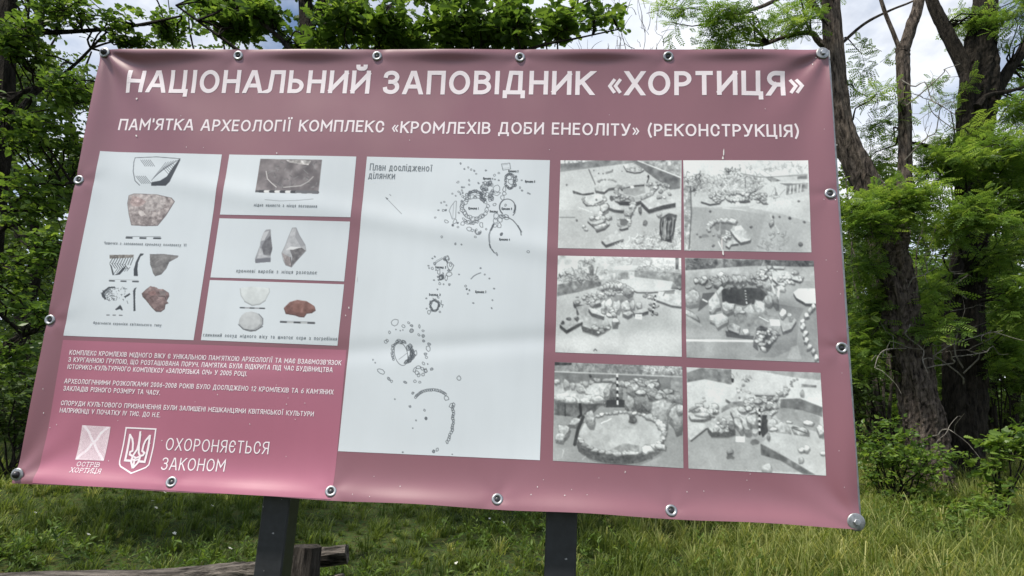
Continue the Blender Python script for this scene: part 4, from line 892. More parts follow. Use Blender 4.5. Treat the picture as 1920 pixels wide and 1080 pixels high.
# ---------------------------------------------------------------- lettering: drawn letters, cap height 1, strokes as centre lines "x,y[,corner radius]"
O_ = '.5,1 1,1,.43 1,0,.43 0,0,.43 0,1,.43 .5,1'
GL = {
'А': (.74, '0,0 .42,1 .58,1 1,0;.2,.3 .8,.3'), 'Б': (.62, '.9,1 0,1 0,0 1,0,.25 1,.56,.25 0,.56'),
'В': (.64, '0,0 0,1 .92,1,.22 .92,.54,.22 0,.54;.5,.54 1,.54,.24 1,0,.26 0,0'), 'Г': (.52, '0,0 0,1 1,1'),
'Д': (.8, '0,-.2 0,0 1,0 1,-.2;.14,0 .3,1 .84,1 .84,0'), 'Е': (.54, '1,1 0,1 0,0 1,0;0,.53 .85,.53'),
'Є': (.62, '1,.7 1,1,.36 0,1,.43 0,0,.43 1,0,.36 1,.3;0,.52 .7,.52'), 'Ж': (1.0, '.5,0 .5,1;0,1 .42,.5 0,0;1,1 .58,.5 1,0'),
'З': (.6, '0,.84 0,1,.25 .95,1,.25 .95,.53,.2 .4,.53;.5,.53 1,.53,.22 1,0,.26 0,0,.26 0,.16'),
'И': (.7, '0,1 0,0;0,.06 1,.94;1,1 1,0'), 'Й': (.7, '0,1 0,0;0,.06 1,.94;1,1 1,0;.25,1.3 .25,1.2,.08 .75,1.2,.08 .75,1.3'),
'І': (0, '0,0 0,1'), 'Ї': (.36, '.5,0 .5,1;0,1.24 0,1.26;1,1.24 1,1.26'), 'К': (.64, '0,0 0,1;1,1 .08,.47;.3,.6 1,0'),
'Л': (.7, '0,0 .14,.03,.08 .24,1 1,1 1,0'), 'М': (.86, '0,0 0,1 .5,.34 1,1 1,0'), 'Н': (.68, '0,0 0,1;1,0 1,1;0,.52 1,.52'),
'О': (.77, O_), 'П': (.68, '0,0 0,1 1,1 1,0'), 'Р': (.6, '0,0 0,1 1,1,.27 1,.44,.27 0,.44'),
'С': (.64, '1,.68 1,1,.36 0,1,.43 0,0,.43 1,0,.36 1,.32'), 'Т': (.6, '0,1 1,1;.5,0 .5,1'), 'У': (.66, '0,1 .52,.3;1,1 .42,0,.1 .1,0'),
'Ф': (.84, '.5,0 .5,1;.5,.85 1,.85,.3 1,.18,.3 0,.18,.3 0,.85,.3 .5,.85'), 'Х': (.66, '0,0 1,1;0,1 1,0'),
'Ц': (.74, '0,1 0,0 1,0 1,-.2;.84,1 .84,0'), 'Ч': (.62, '0,1 0,.42,.26 1,.42;1,1 1,0'), 'Ш': (.92, '0,1 0,0 1,0 1,1;.5,0 .5,1'),
'Щ': (.98, '0,1 0,0 1,0 1,-.2;.45,0 .45,1;.88,0 .88,1'), 'Ь': (.6, '0,1 0,0 1,0,.26 1,.56,.26 0,.56'),
'Ю': (.98, '0,0 0,1;0,.52 .3,.52;.65,1 1,1,.3 1,0,.3 .3,0,.3 .3,1,.3 .65,1'), 'Я': (.62, '1,0 1,1 0,1,.27 0,.46,.27 1,.46;.5,.46 0,0'),
'0': (.56, O_), '1': (.4, '0,.78 .6,1 .6,0'), '2': (.56, '0,.8 0,1,.25 1,1,.25 1,.6,.2 0,0 1,0'),
'3': (.56, '0,.84 0,1,.25 .95,1,.25 .95,.53,.2 .4,.53;.5,.53 1,.53,.22 1,0,.26 0,0,.26 0,.16'), '4': (.58, '.8,0 .8,1 0,.28 1,.28'),
'5': (.56, '.9,1 .1,1 .05,.56 .6,.6 1,.6,.25 1,0,.26 0,0,.26 0,.16'), '6': (.58, '.8,1 .02,.4 0,0,.26 1,0,.26 1,.58,.26 .1,.58'), '7': (.55, '0,1 1,1 .4,0'),
'8': (.58, '.5,1 .92,1,.2 .92,.55,.2 .08,.55,.2 .08,1,.2 .5,1;.5,.55 1,.55,.24 1,0,.24 0,0,.24 0,.55,.24 .5,.55'),
'«': (.50, '.4,.62 0,.36 .4,.1;1,.62 .6,.36 1,.1'), '»': (.50, '0,.62 .4,.36 0,.1;.6,.62 1,.36 .6,.1'),
'(': (.3, '1,1.1 0,.75,.5 0,.2,.5 1,-.15'), ')': (.3, '0,1.1 1,.75,.5 1,.2,.5 0,-.15'), '’': (0, '0,1 0,.78'), ',': (.1, '1,0 0,-.16'), '.': (0, '0,0 0,.02'), '-': (.4, '0,.42 1,.42'),
'V': (.66, '0,1 .5,0 1,1'), 'I': (0, '0,0 0,1'),
'а': (.5, '0,.62 .1,.72,.1 1,.72,.2 1,0;1,.42 0,.42,.18 0,0,.18 1,.02'), 'б': (.54, '.9,1 0,.85,.2 0,0,.25 1,0,.25 1,.62,.25 .05,.62'),
'е': (.54, '0,.36 1,.36 1,.72,.25 0,.72,.28 0,0,.28 .95,0,.2'), 'р': (.54, '0,-.28 0,.72;0,.72 1,.72,.25 1,0,.25 0,0'),
'у': (.54, '0,.72 .5,.1;1,.72 .35,-.28 0,-.28'), 'ф': (.74, '.5,-.28 .5,1;.5,.72 1,.72,.25 1,0,.25 0,0,.25 0,.72,.25 .5,.72'), 'і': (0, '0,0 0,.72;0,.98 0,1'),
'ї': (.32, '.5,0 .5,.72;0,.96 0,.98;1,.96 1,.98'), 'й': (.56, '0,.72 0,0;0,.06 1,.66;1,.72 1,0;.25,.98 .25,.9,.05 .75,.9,.05 .75,.98'),
}
for ch in 'вгджзиклмнопстхцчшщьюяє':
    w, s_ = GL[ch.upper()]
    q = ';'.join(' '.join(','.join([a.split(',')[0], str(float(a.split(',')[1]) * .72)] + [str(float(r) * .78) for r in a.split(',')[2:]]) for a in st.split()) for st in s_.split(';'))
    GL[ch] = (w * .8, q)

def ribbon(pts, th, closed=False, step=0.02):
    """flat strip of width th along a 2-D path, mitred at the corners"""
    p = np.asarray(pts, float)
    keep = np.concatenate([[True], np.linalg.norm(np.diff(p, axis=0), axis=1) > 1e-6]); p = p[keep]
    if closed and np.linalg.norm(p[0] - p[-1]) < 1e-6: p = p[:-1]
    q = []
    m = len(p)
    for i in range(m if closed else m - 1):
        a, b = p[i], p[(i + 1) % m]
        n = max(1, int(np.ceil(np.linalg.norm(b - a) / step)))
        q += [a + (b - a) * k / n for k in range(n)]
    if not closed: q.append(p[-1])
    q = np.array(q); n = len(q)
    if closed:
        d0 = unit(q - np.roll(q, 1, 0)); d1 = unit(np.roll(q, -1, 0) - q)
    else:
        d = unit(np.diff(q, axis=0)); d0 = np.concatenate([d[:1], d]); d1 = np.concatenate([d, d[-1:]])
    n0 = np.stack([-d0[:, 1], d0[:, 0]], 1); n1 = np.stack([-d1[:, 1], d1[:, 0]], 1)
    mm = unit(n0 + n1); k = 1 / np.maximum((mm * n0).sum(1), 0.5)
    off = mm * (k * th / 2)[:, None]
    V = np.concatenate([q + off, q - off])
    i = np.arange(n if closed else n - 1); i2 = (i + 1) % n
    return V, np.stack([i, n + i, n + i2, i2], 1)

def rounded(path):
    out = []
    pts = [tuple(map(float, a.split(','))) for a in path]
    closed = len(pts) > 2 and pts[0][:2] == pts[-1][:2]
    return pts, closed

LAY = [0]
def letters(text, L, Rr, cap, th, gap=.17, space=.34, serif=False, lift=0.0013):
    """one line of lettering from picture spot L to Rr (ends of its base line); cap: letter height in picture pixels at L"""
    a = B(np.array([L[0]]), np.array([L[1]]))[0]; b = B(np.array([Rr[0]]), np.array([Rr[1]]))[0]
    top = B(np.array([L[0]]), np.array([L[1] - cap]))[0]
    h = top[1] - a[1]; dx = unit(b - a); up = np.array([-dx[1], dx[0]]); Lt = np.linalg.norm(b - a) / h
    t = th
    fix = sum(t for c in text if c != ' ')
    var = sum((max(0, GL[c][0] - t) if c != ' ' else space) for c in text) + gap * (len(text) - 1)
    k = (Lt - fix) / var
    x = 0.0; out = []
    for c in text:
        if c == ' ':
            x += (space + gap) * k; continue
        w, s_ = GL[c]; ww = max(0, w - t) * k
        for st in s_.split(';'):
            pts, closed = rounded(st.split())
            q = [(np.array([x + t / 2 + px * ww, t / 2 + py * (1 - t)]), rad) for px, py, rad in [(*p_[:2], p_[2] if len(p_) > 2 else 0) for p_ in pts]]
            path = []
            n = len(q)
            for i, (v, rad) in enumerate(q):
                if rad and 0 < i < n - 1:
                    d0 = q[i - 1][0] - v; d1 = q[i + 1][0] - v
                    l0, l1 = np.linalg.norm(d0), np.linalg.norm(d1)
                    f0 = 1.0 if (i - 1 == 0) else 0.5; f1 = 1.0 if (i + 1 == n - 1) else 0.5
                    r0 = min(rad * (1 if abs(d0[1]) > abs(d0[0]) else k), l0 * f0); r1 = min(rad * (1 if abs(d1[1]) > abs(d1[0]) else k), l1 * f1)
                    p0 = v + d0 / l0 * r0; p1 = v + d1 / l1 * r1
                    for u in np.linspace(0, np.pi / 2, 8): path.append(v + d0 / l0 * r0 * (1 - math.sin(u)) + d1 / l1 * r1 * (1 - math.cos(u)))
                else: path.append(v)
            path = [p_ for i, p_ in enumerate(path) if i == 0 or np.linalg.norm(p_ - path[i - 1]) > 1e-5]
            if not closed:
                d = unit(path[1] - path[0]); path[0] = path[0] - d * t / 2
                d = unit(path[-1] - path[-2]); path[-1] = path[-1] + d * t / 2
            tt = t * .74 if c in '«»' else t
            V, F = ribbon(np.array(path), tt, closed, 0.009 / h)
            if not closed:                                          # slanted strokes end level with the line, as in type
                m_ = len(V) // 2
                for end, py, d in ((0, pts[0][1], unit(path[1] - path[0])), (m_ - 1, pts[-1][1], unit(path[-1] - path[-2]))):
                    goal = {0.0: 0.0, 1.0: 1.0, 0.72: .72 + .28 * t}.get(round(py, 4))
                    if goal is not None and abs(d[1]) > .35 and abs(d[0]) > .03 and c not in '«»(),':
                        for q_ in (end, m_ + end): V[q_] = V[q_] + d * (goal - V[q_][1]) / d[1]
            LAY[0] += 1
            V = a + h * (V[:, :1] * dx + V[:, 1:] * up)
            out.append((P(V[:, 0], V[:, 1], lift + 0.00006 * (LAY[0] % 7)), F, None))
            if serif:
                for e in (path[0], path[-1]):
                    if min(abs(e[1]), abs(e[1] - 1)) < .12:
                        V, F = ribbon(np.array([e + [-.16, 0], e + [.16, 0]]), .1)
                        LAY[0] += 1
                        V = a + h * (V[:, :1] * dx + V[:, 1:] * up)
                        out.append((P(V[:, 0], V[:, 1], 0.0013 + 0.00009 * (LAY[0] % 7)), F, None))
        x += t + ww + gap * k
    return out

build('title_lettering', letters('НАЦІОНАЛЬНИЙ ЗАПОВІДНИК «ХОРТИЦЯ»', (232, 171), (1510, 177), 41, .172, .135, .22, False, .0006), MT['white_ink'], banner)
build('subtitle_lettering', letters('ПАМ’ЯТКА АРХЕОЛОГІЇ КОМПЛЕКС «КРОМЛЕХІВ ДОБИ ЕНЕОЛІТУ» (РЕКОНСТРУКЦІЯ)', (217, 241), (1500.5, 255), 21.5, .148, .15, .28, False, .0006), MT['white_ink'], banner)
tx = []
PARA = [[], [], []]
for s_, l_, r_ in (
    ('КОМПЛЕКС КРОМЛЕХІВ МІДНОГО ВІКУ Є УНІКАЛЬНОЮ ПАМ’ЯТКОЮ АРХЕОЛОГІЇ ТА МАЄ ВЗАЄМОЗВ’ЯЗОК', (127.3, 664.5), (637, 684)),
    ('З КУРГАННОЮ ГРУПОЮ, ЩО РОЗТАШОВАНА ПОРУЧ. ПАМ’ЯТКА БУЛА ВІДКРИТА ПІД ЧАС БУДІВНИЦТВА', (125, 677.8), (621, 697.3)),
    ('ІСТОРИКО-КУЛЬТУРНОГО КОМПЛЕКСУ «ЗАПОРІЗЬКА СІЧ» У 2005 РОЦІ.', (123.3, 691.3), (460.7, 705)),
    ('АРХЕОЛОГІЧНИМИ РОЗКОПКАМИ 2006-2008 РОКІВ БУЛО ДОСЛІДЖЕНО 12 КРОМЛЕХІВ ТА 6 КАМ’ЯНИХ', (117, 718.3), (622.7, 739.3)),
    ('ЗАКЛАДІВ РІЗНОГО РОЗМІРУ ТА ЧАСУ.', (115, 732), (296.7, 740.3)),
    ('СПОРУДИ КУЛЬТОВОГО ПРИЗНАЧЕННЯ БУЛИ ЗАЛИШЕНІ МЕШКАНЦЯМИ КВІТЯНСЬКОЇ КУЛЬТУРИ', (110, 759.3), (585.7, 780.7)),
    ('НАПРИКІНЦІ V ПОЧАТКУ IV ТИС. ДО Н.Е.', (107.7, 773), (297, 782.3))):
    PARA[0 if l_[1] < 700 else 1 if l_[1] < 740 else 2] += letters(s_, l_, r_, 9.0, .135, .16, .36)
for q in PARA: build('paragraph_lettering', q, MT['white_ink'], banner)
build('protection_lettering', letters('ОХОРОНЯЄТЬСЯ', (307, 844), (501, 852), 23.5, .1, .2), MT['white_ink'], banner)
build('protection_lettering', letters('ЗАКОНОМ', (301, 881), (420, 884.5), 23.5, .1, .2), MT['white_ink'], banner)
build('logo_lettering', letters('ОСТРІВ', (143, 874), (186, 875.8), 8.6, .12, .2, .3, True) + letters('ХОРТИЦЯ', (134, 885), (190.5, 887.5), 8.6, .12, .2, .3, True), MT['white_ink'], banner)
cp = []
for s_, l_, r_, c_ in (
    ('Чашечка з заповнення кромлеху комплексу VI', (192, 456.8), (345, 460.3), 5.6), ('Фрагменти кераміки квітянського типу', (171.5, 607), (299, 611.5), 5.6),
    ('мідне намисто з місця поховання', (473.7, 385.3), (592.8, 388.6), 6.2), ('кремневі вироби з місця розколок', (440, 509.3), (591.4, 513), 7),
    ('глиняний сосуд мідного віку та шматок охри з погребіння', (378, 630), (629, 637.5), 6.8)):
    build('caption_lettering', letters(s_, l_, r_, c_, .12, .3, .6), MT['grey_ink'], banner)
build('plan_title_lettering', letters('План дослідженої', (691.7, 317.5), (809, 319.5), 13, .11, .18, .34) + letters('ділянки', (689, 333), (739, 334), 13, .11, .18), MT['grey_ink'], banner)
ml = []
for s_, x, y, w in (('Кромлех 4', 905, 334.5, 19), ('Кромлех 2', 952.5, 320.6, 19), ('Кромлех 5', 984, 340, 19), ('Кромлех 1', 877.5, 391, 19.5), ('Заклад', 917.5, 396.8, 15), ('Кромлех 3', 940, 391.6, 19.5), ('Кромлех 4', 935.7, 450, 20), ('Заклад 2', 815, 501.6, 20.5), ('Заклад 3', 803, 553, 22), ('Кромлех 7', 890.5, 548, 20.5)):
    build('map_lettering', letters(s_, (x, y), (x + w, y + .5), 4.3, .2, .2, .4), MT['black_ink'], banner)

# shield with trident
em = []
def stroke(pts, w, closed=False):
    q = np.array(pts, float) / 10.288 + [130, 790]
    V, F = ribbon(B(q[:, 0], q[:, 1]), w / 10.288 / 500, closed)
    LAY[0] += 1
    em.append((P(V[:, 0], V[:, 1], 0.0013 + 0.00009 * (LAY[0] % 7)), F, None))
stroke([(1055, 122), (1636, 148), (1590, 500), (1535, 780), (1520, 840), (1470, 890), (1210, 1000), (985, 870), (958, 820), (955, 760), (1010, 430)], 26, True)
stroke([(1135, 240), (1100, 480), (1058, 752), (1205, 765)], 40)
stroke([(1130, 255), (1180, 340), (1195, 430), (1190, 570), (1145, 590), (1140, 640), (1195, 672)], 36)
stroke([(1335, 190), (1322, 300), (1305, 440), (1280, 540), (1215, 645), (1185, 720), (1180, 790), (1222, 905)], 36)
stroke([(1330, 215), (1335, 260), (1312, 470), (1312, 600), (1345, 680), (1325, 780), (1225, 900)], 36)
stroke([(1525, 260), (1495, 500), (1438, 782), (1300, 770)], 40)
stroke([(1522, 275), (1440, 370), (1405, 450), (1380, 570), (1425, 610), (1400, 655), (1335, 672)], 36)
stroke([(1190, 665), (1262, 708), (1345, 675)], 32)
stroke([(1238, 720), (1228, 880)], 34)
stroke([(1185, 720), (1240, 760), (1330, 725)], 28)
build('coat_of_arms', em, MT['white_ink'], banner)

# dried splashes and specks
mk = []
def speck(x, y, rx, ry, rot=0):
    n = 9; th = np.linspace(0, 2 * np.pi, n, endpoint=False); r = 1 + rng.normal(0, .2, n); a = R(rot)
    X, Y = rx * r * np.cos(th), ry * r * np.sin(th)
    q = np.stack([x + X * math.cos(a) - Y * math.sin(a), y + X * math.sin(a) + Y * math.cos(a)], 1)
    st = B(q[:, 0], q[:, 1])
    mk.append((P(st[:, 0], st[:, 1], 0.0021), np.arange(n - 1, -1, -1)[None] if st[0, 1] is not None else None, None))
speck(1358, 284, 1.2, 9, 2); speck(1356.5, 294, 1.6, 3); speck(1355, 455, 1.3, 10, -3); speck(1357, 473, 1.8, 4, -4); speck(252, 252, 2.4, 1.4, 40); speck(517, 285, 1, 1.4); speck(254, 183, 1.5, 2.2, 60)
speck(667, 520, .8, 5); speck(652, 576, 1.2, 2); speck(646, 590, .8, 1.4); speck(150, 260, 1.2, .8, 30); speck(1530, 108, 1.4, 1); speck(1524, 120, .8, 1.2)
g_ = np.random.default_rng(5)
for _ in range(22): speck(g_.uniform(650, 1590), g_.uniform(870, 930) + 0, g_.uniform(.5, 1.1), g_.uniform(.5, 1.2))
for _ in range(22): speck(g_.uniform(80, 610), g_.uniform(690, 890), g_.uniform(.5, .9), g_.uniform(.5, 1.3))
for _ in range(22): speck(g_.uniform(1545, 1590) if _ % 2 else g_.uniform(260, 1540), g_.uniform(200, 900) if _ % 2 else g_.uniform(190, 280), g_.uniform(.4, .9), g_.uniform(.5, 1.1))
build('dried_splashes', mk, MT['mark'], banner)['kind'] = 'stuff'
# ---------------------------------------------------------------- log fence
fx = pt(572, 1030, 3.75)
fence = empty('log_fence', (fx[0], fx[1], float(gz(fx[0], fx[1]))))
tag(fence, 'weathered grey log fence end behind the board’s dark post in the grass', 'fence')
f0 = np.array([fx[0], fx[1], float(gz(fx[0], fx[1])) - 0.2])
ptop = pt(576, 1024, 3.75)
build('fence_post', tube([f0, f0 * .5 + ptop * .5 + [0.01, 0, 0], ptop], [.085, .082, .078], 14, 14, .05, 5), MT['log_post'], fence)
a_, b_, c_ = pt(-700, 1150, 3.7), pt(0, 1097, 3.86), pt(300, 1089, 3.9)
build('fence_rail', tube([a_, b_, c_, pt(440, 1075, 3.84), pt(500, 1068, 3.80)], [.065, .060, .058, .054, .05], 12, 44, .05, 5), MT['log'], fence)
build('fence_rail', tube([pt(520, 1056, 3.92), pt(590, 1046, 3.92), pt(651, 1037, 3.92)], [.052, .053, .05], 12, 12, .06, 5), MT['log'], fence)
build('fence_rail', tube([pt(-700, 1330, 3.7), pt(100, 1180, 3.86), pt(560, 1110, 3.9), pt(645, 1092, 3.9)], [.06, .06, .055, .05], 12, 40, .05, 5), MT['log'], fence)

# ---------------------------------------------------------------- leaves
def T_simple(L=1.0, W=.5):
    V = np.array([[0, 0, 0], [.35 * L, -W / 2, .06], [.7 * L, -W * .36, .03], [L, 0, -.10], [.7 * L, W * .36, .03], [.35 * L, W / 2, .06], [.5 * L, 0, -.02]])
    return V, np.array([[0, 1, 2, 6], [6, 2, 3, 4], [0, 6, 4, 5]])
def T_oak():
    xs_ = np.array([0, .12, .22, .33, .42, .53, .62, .73, .83, .93, 1.0])
    ws = np.array([.02, .07, .20, .13, .28, .17, .33, .19, .27, .15, .03])
    z = -.12 * xs_ ** 2
    mid = np.stack([xs_, 0 * xs_, z], 1)
    lf = np.stack([xs_ + .05 * (ws > .18), ws, z + ws * .22], 1); rt = lf * [1, -1, 1]
    V = np.concatenate([mid, lf, rt]); n = len(xs_); i = np.arange(n - 1)
    return V, np.concatenate([np.stack([i, i + 1, n + i + 1, n + i], 1), np.stack([i + 1, i, 2 * n + i, 2 * n + i + 1], 1)])
def T_locust(pairs=6):
    Vs, Fs, b = [], [], 0
    def leaflet(x, y, ang, L=.17, W=.085):
        nonlocal b
        d = np.array([math.cos(ang), math.sin(ang)]); n = np.array([-d[1], d[0]])
        q = [(0, 0), (.3, -.5), (.75, -.42), (1, 0), (.75, .42), (.3, .5)]
        V = np.array([[x + d[0] * L * u + n[0] * W * w, y + d[1] * L * u + n[1] * W * w, -.20 * (x + d[0] * L * u) ** 2 - .10 * abs(y + d[1] * L * u)] for u, w in q])
        Vs.append(V); Fs.append(np.array([[b, b + 1, b + 2, b + 3], [b, b + 3, b + 4, b + 5]])); b += 6
    for k in range(pairs):
        x = .22 + .66 * k / (pairs - 1)
        leaflet(x, .015, 1.25, .2 - .05 * abs(k / pairs - .4)); leaflet(x + .03, -.015, -1.25, .2 - .05 * abs(k / pairs - .4))
    leaflet(.92, 0, 0)
    V = np.array([[0, -.006, 0], [.95, -.004, -.18], [.95, .004, -.18], [0, .006, 0]]); Vs.append(V); Fs.append(np.array([[b, b + 1, b + 2, b + 3]]))
    return np.concatenate(Vs), np.concatenate(Fs)
TL_ = {'oak': T_oak(), 'locust': T_locust(), 'plain': T_simple(1, .62), 'lance': T_simple(1, .34)}

def scatter(kind, pos, axis, nrm, size, tint):
    V, F = TL_[kind]
    X = unit(axis); Y = unit(np.cross(nrm, X)); Z = np.cross(X, Y)
    n, m = len(pos), len(V)
    W = pos[:, None] + size[:, None, None] * (V[None, :, :1] * X[:, None] + V[None, :, 1:2] * Y[:, None] + V[None, :, 2:] * Z[:, None])
    return W.reshape(-1, 3), (F[None] + (np.arange(n) * m)[:, None, None]).reshape(-1, F.shape[1]), np.repeat(np.clip(tint, 0, 1), m)

def sprays(kind, centres, n_leaf, size, reach, g, droop=.25, tint0=.5, tint_sd=.16, out=None, flat=.5):
    """leafy twigs: at each centre a short twig with leaves along it; returns leaf chunk and twig chunks"""
    k = len(centres)
    d = g.normal(0, 1, (k, 3)); d[:, 2] = np.abs(d[:, 2]) * .5 - droop
    if out is not None: d += out * 1.2
    d = unit(d)
    t = np.linspace(0, 1, n_leaf)[None] + g.normal(0, .05, (k, n_leaf))
    L = reach * g.uniform(.6, 1.3, k)
    pos = centres[:, None] + d[:, None] * ((t - .4) * L[:, None])[..., None] + np.array([0, 0, -1.0]) * (droop * .5 * np.maximum(t, 0) ** 2 * L[:, None])[..., None]
    side = unit(np.cross(d, [0, 0, 1.0]) + 1e-6)
    sg = np.where(np.arange(n_leaf) % 2 == 0, 1, -1)[None, :, None]
    ax = d[:, None] * .65 + side[:, None] * sg * .9 + g.normal(0, .35, (k, n_leaf, 3)) + np.array([0, 0, -droop])
    nr_ = np.array([0, 0, 1.0]) + g.normal(0, flat, (k, n_leaf, 3))
    sz = size * g.uniform(.45, 1.25, (k, n_leaf)) * g.uniform(.8, 1.15, (k, 1))
    ti = tint0 + g.normal(0, tint_sd, k)[:, None] + g.normal(0, .10, (k, n_leaf))
    lv = scatter(kind, pos.reshape(-1, 3), ax.reshape(-1, 3), nr_.reshape(-1, 3), sz.ravel(), ti.ravel())
    # twigs as thin three-sided needles
    a = centres - d * (.55 * L)[:, None]; b = centres + d * (.55 * L)[:, None] - np.array([0, 0, 1]) * (droop * .25 * L)[:, None]
    r = np.minimum(.004 + .004 * L, .012)
    u = unit(np.cross(d, [0.3, 0.1, 1.0])); v = np.cross(d, u)
    V = np.concatenate([np.stack([a + (u * math.cos(q) + v * math.sin(q)) * r[:, None] for q in (0, 2.1, 4.2)], 1), b[:, None]], 1)
    F = np.array([[0, 1, 3], [1, 2, 3], [2, 0, 3]])
    tw = (V.reshape(-1, 3), (F[None] + 4 * np.arange(k)[:, None, None]).reshape(-1, 3), None)
    return lv, tw

def fill(ells, g, jitter=0.0):
    """random places inside ellipsoids given as (picture x, picture y, half width, half height, distance, half depth, count)"""
    C, Ou = [], []
    for px, py, rx, ry, Y, dY, n in ells:
        c = pt(px, py, Y); k = Y / FOC
        q = unit(g.normal(0, 1, (n, 3))) * (g.uniform(0.15, 1, (n, 1)) ** (1 / 2.4))
        # clumps: pull the places towards a few nodes so that gaps open between them
        m = max(3, n // 9)
        nodes = unit(g.normal(0, 1, (m, 3))) * (g.uniform(0.2, 1, (m, 1)) ** (1 / 2.6))
        w = nodes[g.integers(0, m, n)]
        q = q * .45 + w * .55 if n > 12 else q
        off = q[:, :1] * rx * k * RT + q[:, 1:2] * dY * np.array([0, 1.0, 0]) + q[:, 2:] * ry * k * np.array([0, 0, 1.0])
        C.append(c + off); Ou.append(q @ np.stack([RT, [0, 1.0, 0], [0, 0, 1.0]]))
    return np.concatenate(C), unit(np.concatenate(Ou))

def on_ground(px, py, Y):
    q = pt(px, py, Y); return np.array([q[0], q[1], float(gz(q[0], q[1]))])

def tp(pts, Y):
    """picture spots (x, y[, distance]) to places"""
    return [pt(q[0], q[1], q[2] if len(q) > 2 else Y) for q in pts]

def limb(name, tree, pts, Y, widths, mat, sides=9, rough=.05, ridges=0, n=None, into=False):
    P_ = tp(pts, Y); r = [w / 2 * (q[1]) / FOC for w, q in zip(widths, P_)]
    return build(name, tube(P_, r, sides, n or 6 * len(P_), rough, ridges), mat, tree)

def wiggly(a, b, g, amp=.12, n=5):
    t = np.linspace(0, 1, n)[:, None]
    q = a * (1 - t) + b * t + g.normal(0, amp, (n, 3)) * np.sin(np.pi * t) * np.linalg.norm(b - a) * .6
    q[:, 2] -= (4 * t * (1 - t))[:, 0] * -.06 * np.linalg.norm(b - a)
    return q

def branches(starts, centres, g, r0=.022, amp=.10):
    out = []
    for c in centres:
        s = starts[np.argmin(np.linalg.norm(starts - c, axis=1) + g.uniform(0, .6, len(starts)))]
        out += tube(wiggly(s, c, g, amp), [r0 * g.uniform(.7, 1.3), .006], 5, 9, 0, 0, .5, False)
    return out

# ---------------------------------------------------------------- forked locust, right of the board
g = np.random.default_rng(31)
Y1 = 9.4
base = on_ground(1748, 905, Y1)
loc1 = empty('locust_tree', tuple(base)); tag(loc1, 'forked locust with brown furrowed lower trunk leaning left right beside the board’s edge', 'tree', 'large trees right of the board')
tr = [(1756, 955), (1745, 900), (1733, 800), (1712, 690), (1690, 580), (1670, 490), (1664, 430)]
limb('trunk', loc1, tr, Y1, [82, 72, 65, 63, 62, 64, 68], MT['bark_locust'], 48, .085, 10, 110)
limb('stem', loc1, [(1672, 470), (1645, 390), (1612, 320), (1582, 240), (1566, 150), (1558, 0), (1556, -250)], Y1, [56, 52, 50, 42, 38, 36, 30], MT['bark_locust'], 16, .08, 6, 50)
st2 = limb('stem', loc1, [(1668, 480), (1688, 410), (1696, 330), (1697, 230), (1692, 130), (1692, 92)], Y1, [34, 28, 26, 25, 25, 27], MT['bark_locust'], 14, .07, 5, 40)
limb('branch', loc1, [(1692, 100), (1708, 50), (1724, -5), (1744, -200)], Y1, [25, 24, 22, 18], MT['bark_locust'], 12, .06, 4)
limb('branch', loc1, [(1691, 102), (1674, 60), (1652, 0), (1618, -140)], Y1, [10, 8.5, 8, 6], MT['bark_locust'], 8)
limb('branch', loc1, [(1574, 85), (1620, 45), (1668, 20), (1716, 0), (1760, -30)], Y1 + .2, [7, 6, 5, 4, 3], MT['bark_locust'], 6)
limb('branch', loc1, [(1564, 100), (1535, 78), (1520, 62), (1480, 66), (1430, 84), (1400, 84)], Y1, [16, 14, 11, 9, 7, 4], MT['bark_locust'], 8)
limb('branch', loc1, [(1565, 60, 9.4), (1500, -10, 9.2), (1420, 15, 9.0), (1330, 40, 8.9)], Y1, [14, 10, 8, 4], MT['bark_locust'], 8)
cr = [(1400, 55, 105, 34, 9.0, .7, 46), (1500, 40, 60, 30, 9.2, .6, 18), (1270, 25, 45, 16, 8.8, .4, 9), (1600, 395, 50, 40, 8.7, .5, 34), (1690, 385, 110, 40, 8.7, .5, 70), (1640, 430, 60, 30, 8.5, .4, 20), (1625, 470, 36, 60, 9.0, .5, 20), (1650, 200, 55, 60, 9.4, .6, 20), (1640, 110, 30, 50, 9.8, .4, 6),
      (1660, 290, 60, 40, 10.2, .6, 18), (1630, 640, 40, 90, 9.6, .5, 60), (1630, 560, 40, 60, 9.7, .5, 44), (1760, 620, 40, 90, 9.0, .4, 18), (1560, -60, 140, 60, 9.2, .8, 30)]
C, Ou = fill(cr, g)
lv, tw = sprays('locust', C, 14, .20, .44, g, .13, .58, .24, Ou * .4, .45)
build('crown', [lv], MT['locust_leaf'], loc1)
stp = np.array(tp([(1660, 440), (1640, 385), (1612, 320), (1582, 240), (1566, 150), (1560, 60), (1697, 230), (1696, 330), (1520, 62), (1440, 80), (1690, 580), (1712, 690)], Y1))
build('twigs', [tw] + branches(stp, C[::6], g, .018), MT['bark_dark'], loc1)
dead = []
for a, b in (((1700, 690), (1880, 620)), ((1705, 650), (1640, 690)), ((1720, 700), (1850, 660)), ((1690, 560), (1750, 470)), ((1735, 820), (1790, 812)), ((1700, 600), (1740, 700)), ((1697, 200), (1800, 120)), ((1697, 300), (1790, 190)), ((1690, 150), (1790, 215))):
    A_, B_ = pt(*a, Y1 - .1), pt(*b, Y1 - .5)
    w = wiggly(A_, B_, g, .12, 6); dead += tube(w, [.012, .005], 5, 14, 0, 0, .5, False)
    for _ in range(4):
        s = w[g.integers(2, 6)]; dead += tube(wiggly(s, s + g.normal(0, .22, 3), g, .15, 4), [.006, .002], 4, 7, 0, 0, .5, False)
build('dead_twigs', dead, MT['deadwood'], loc1)

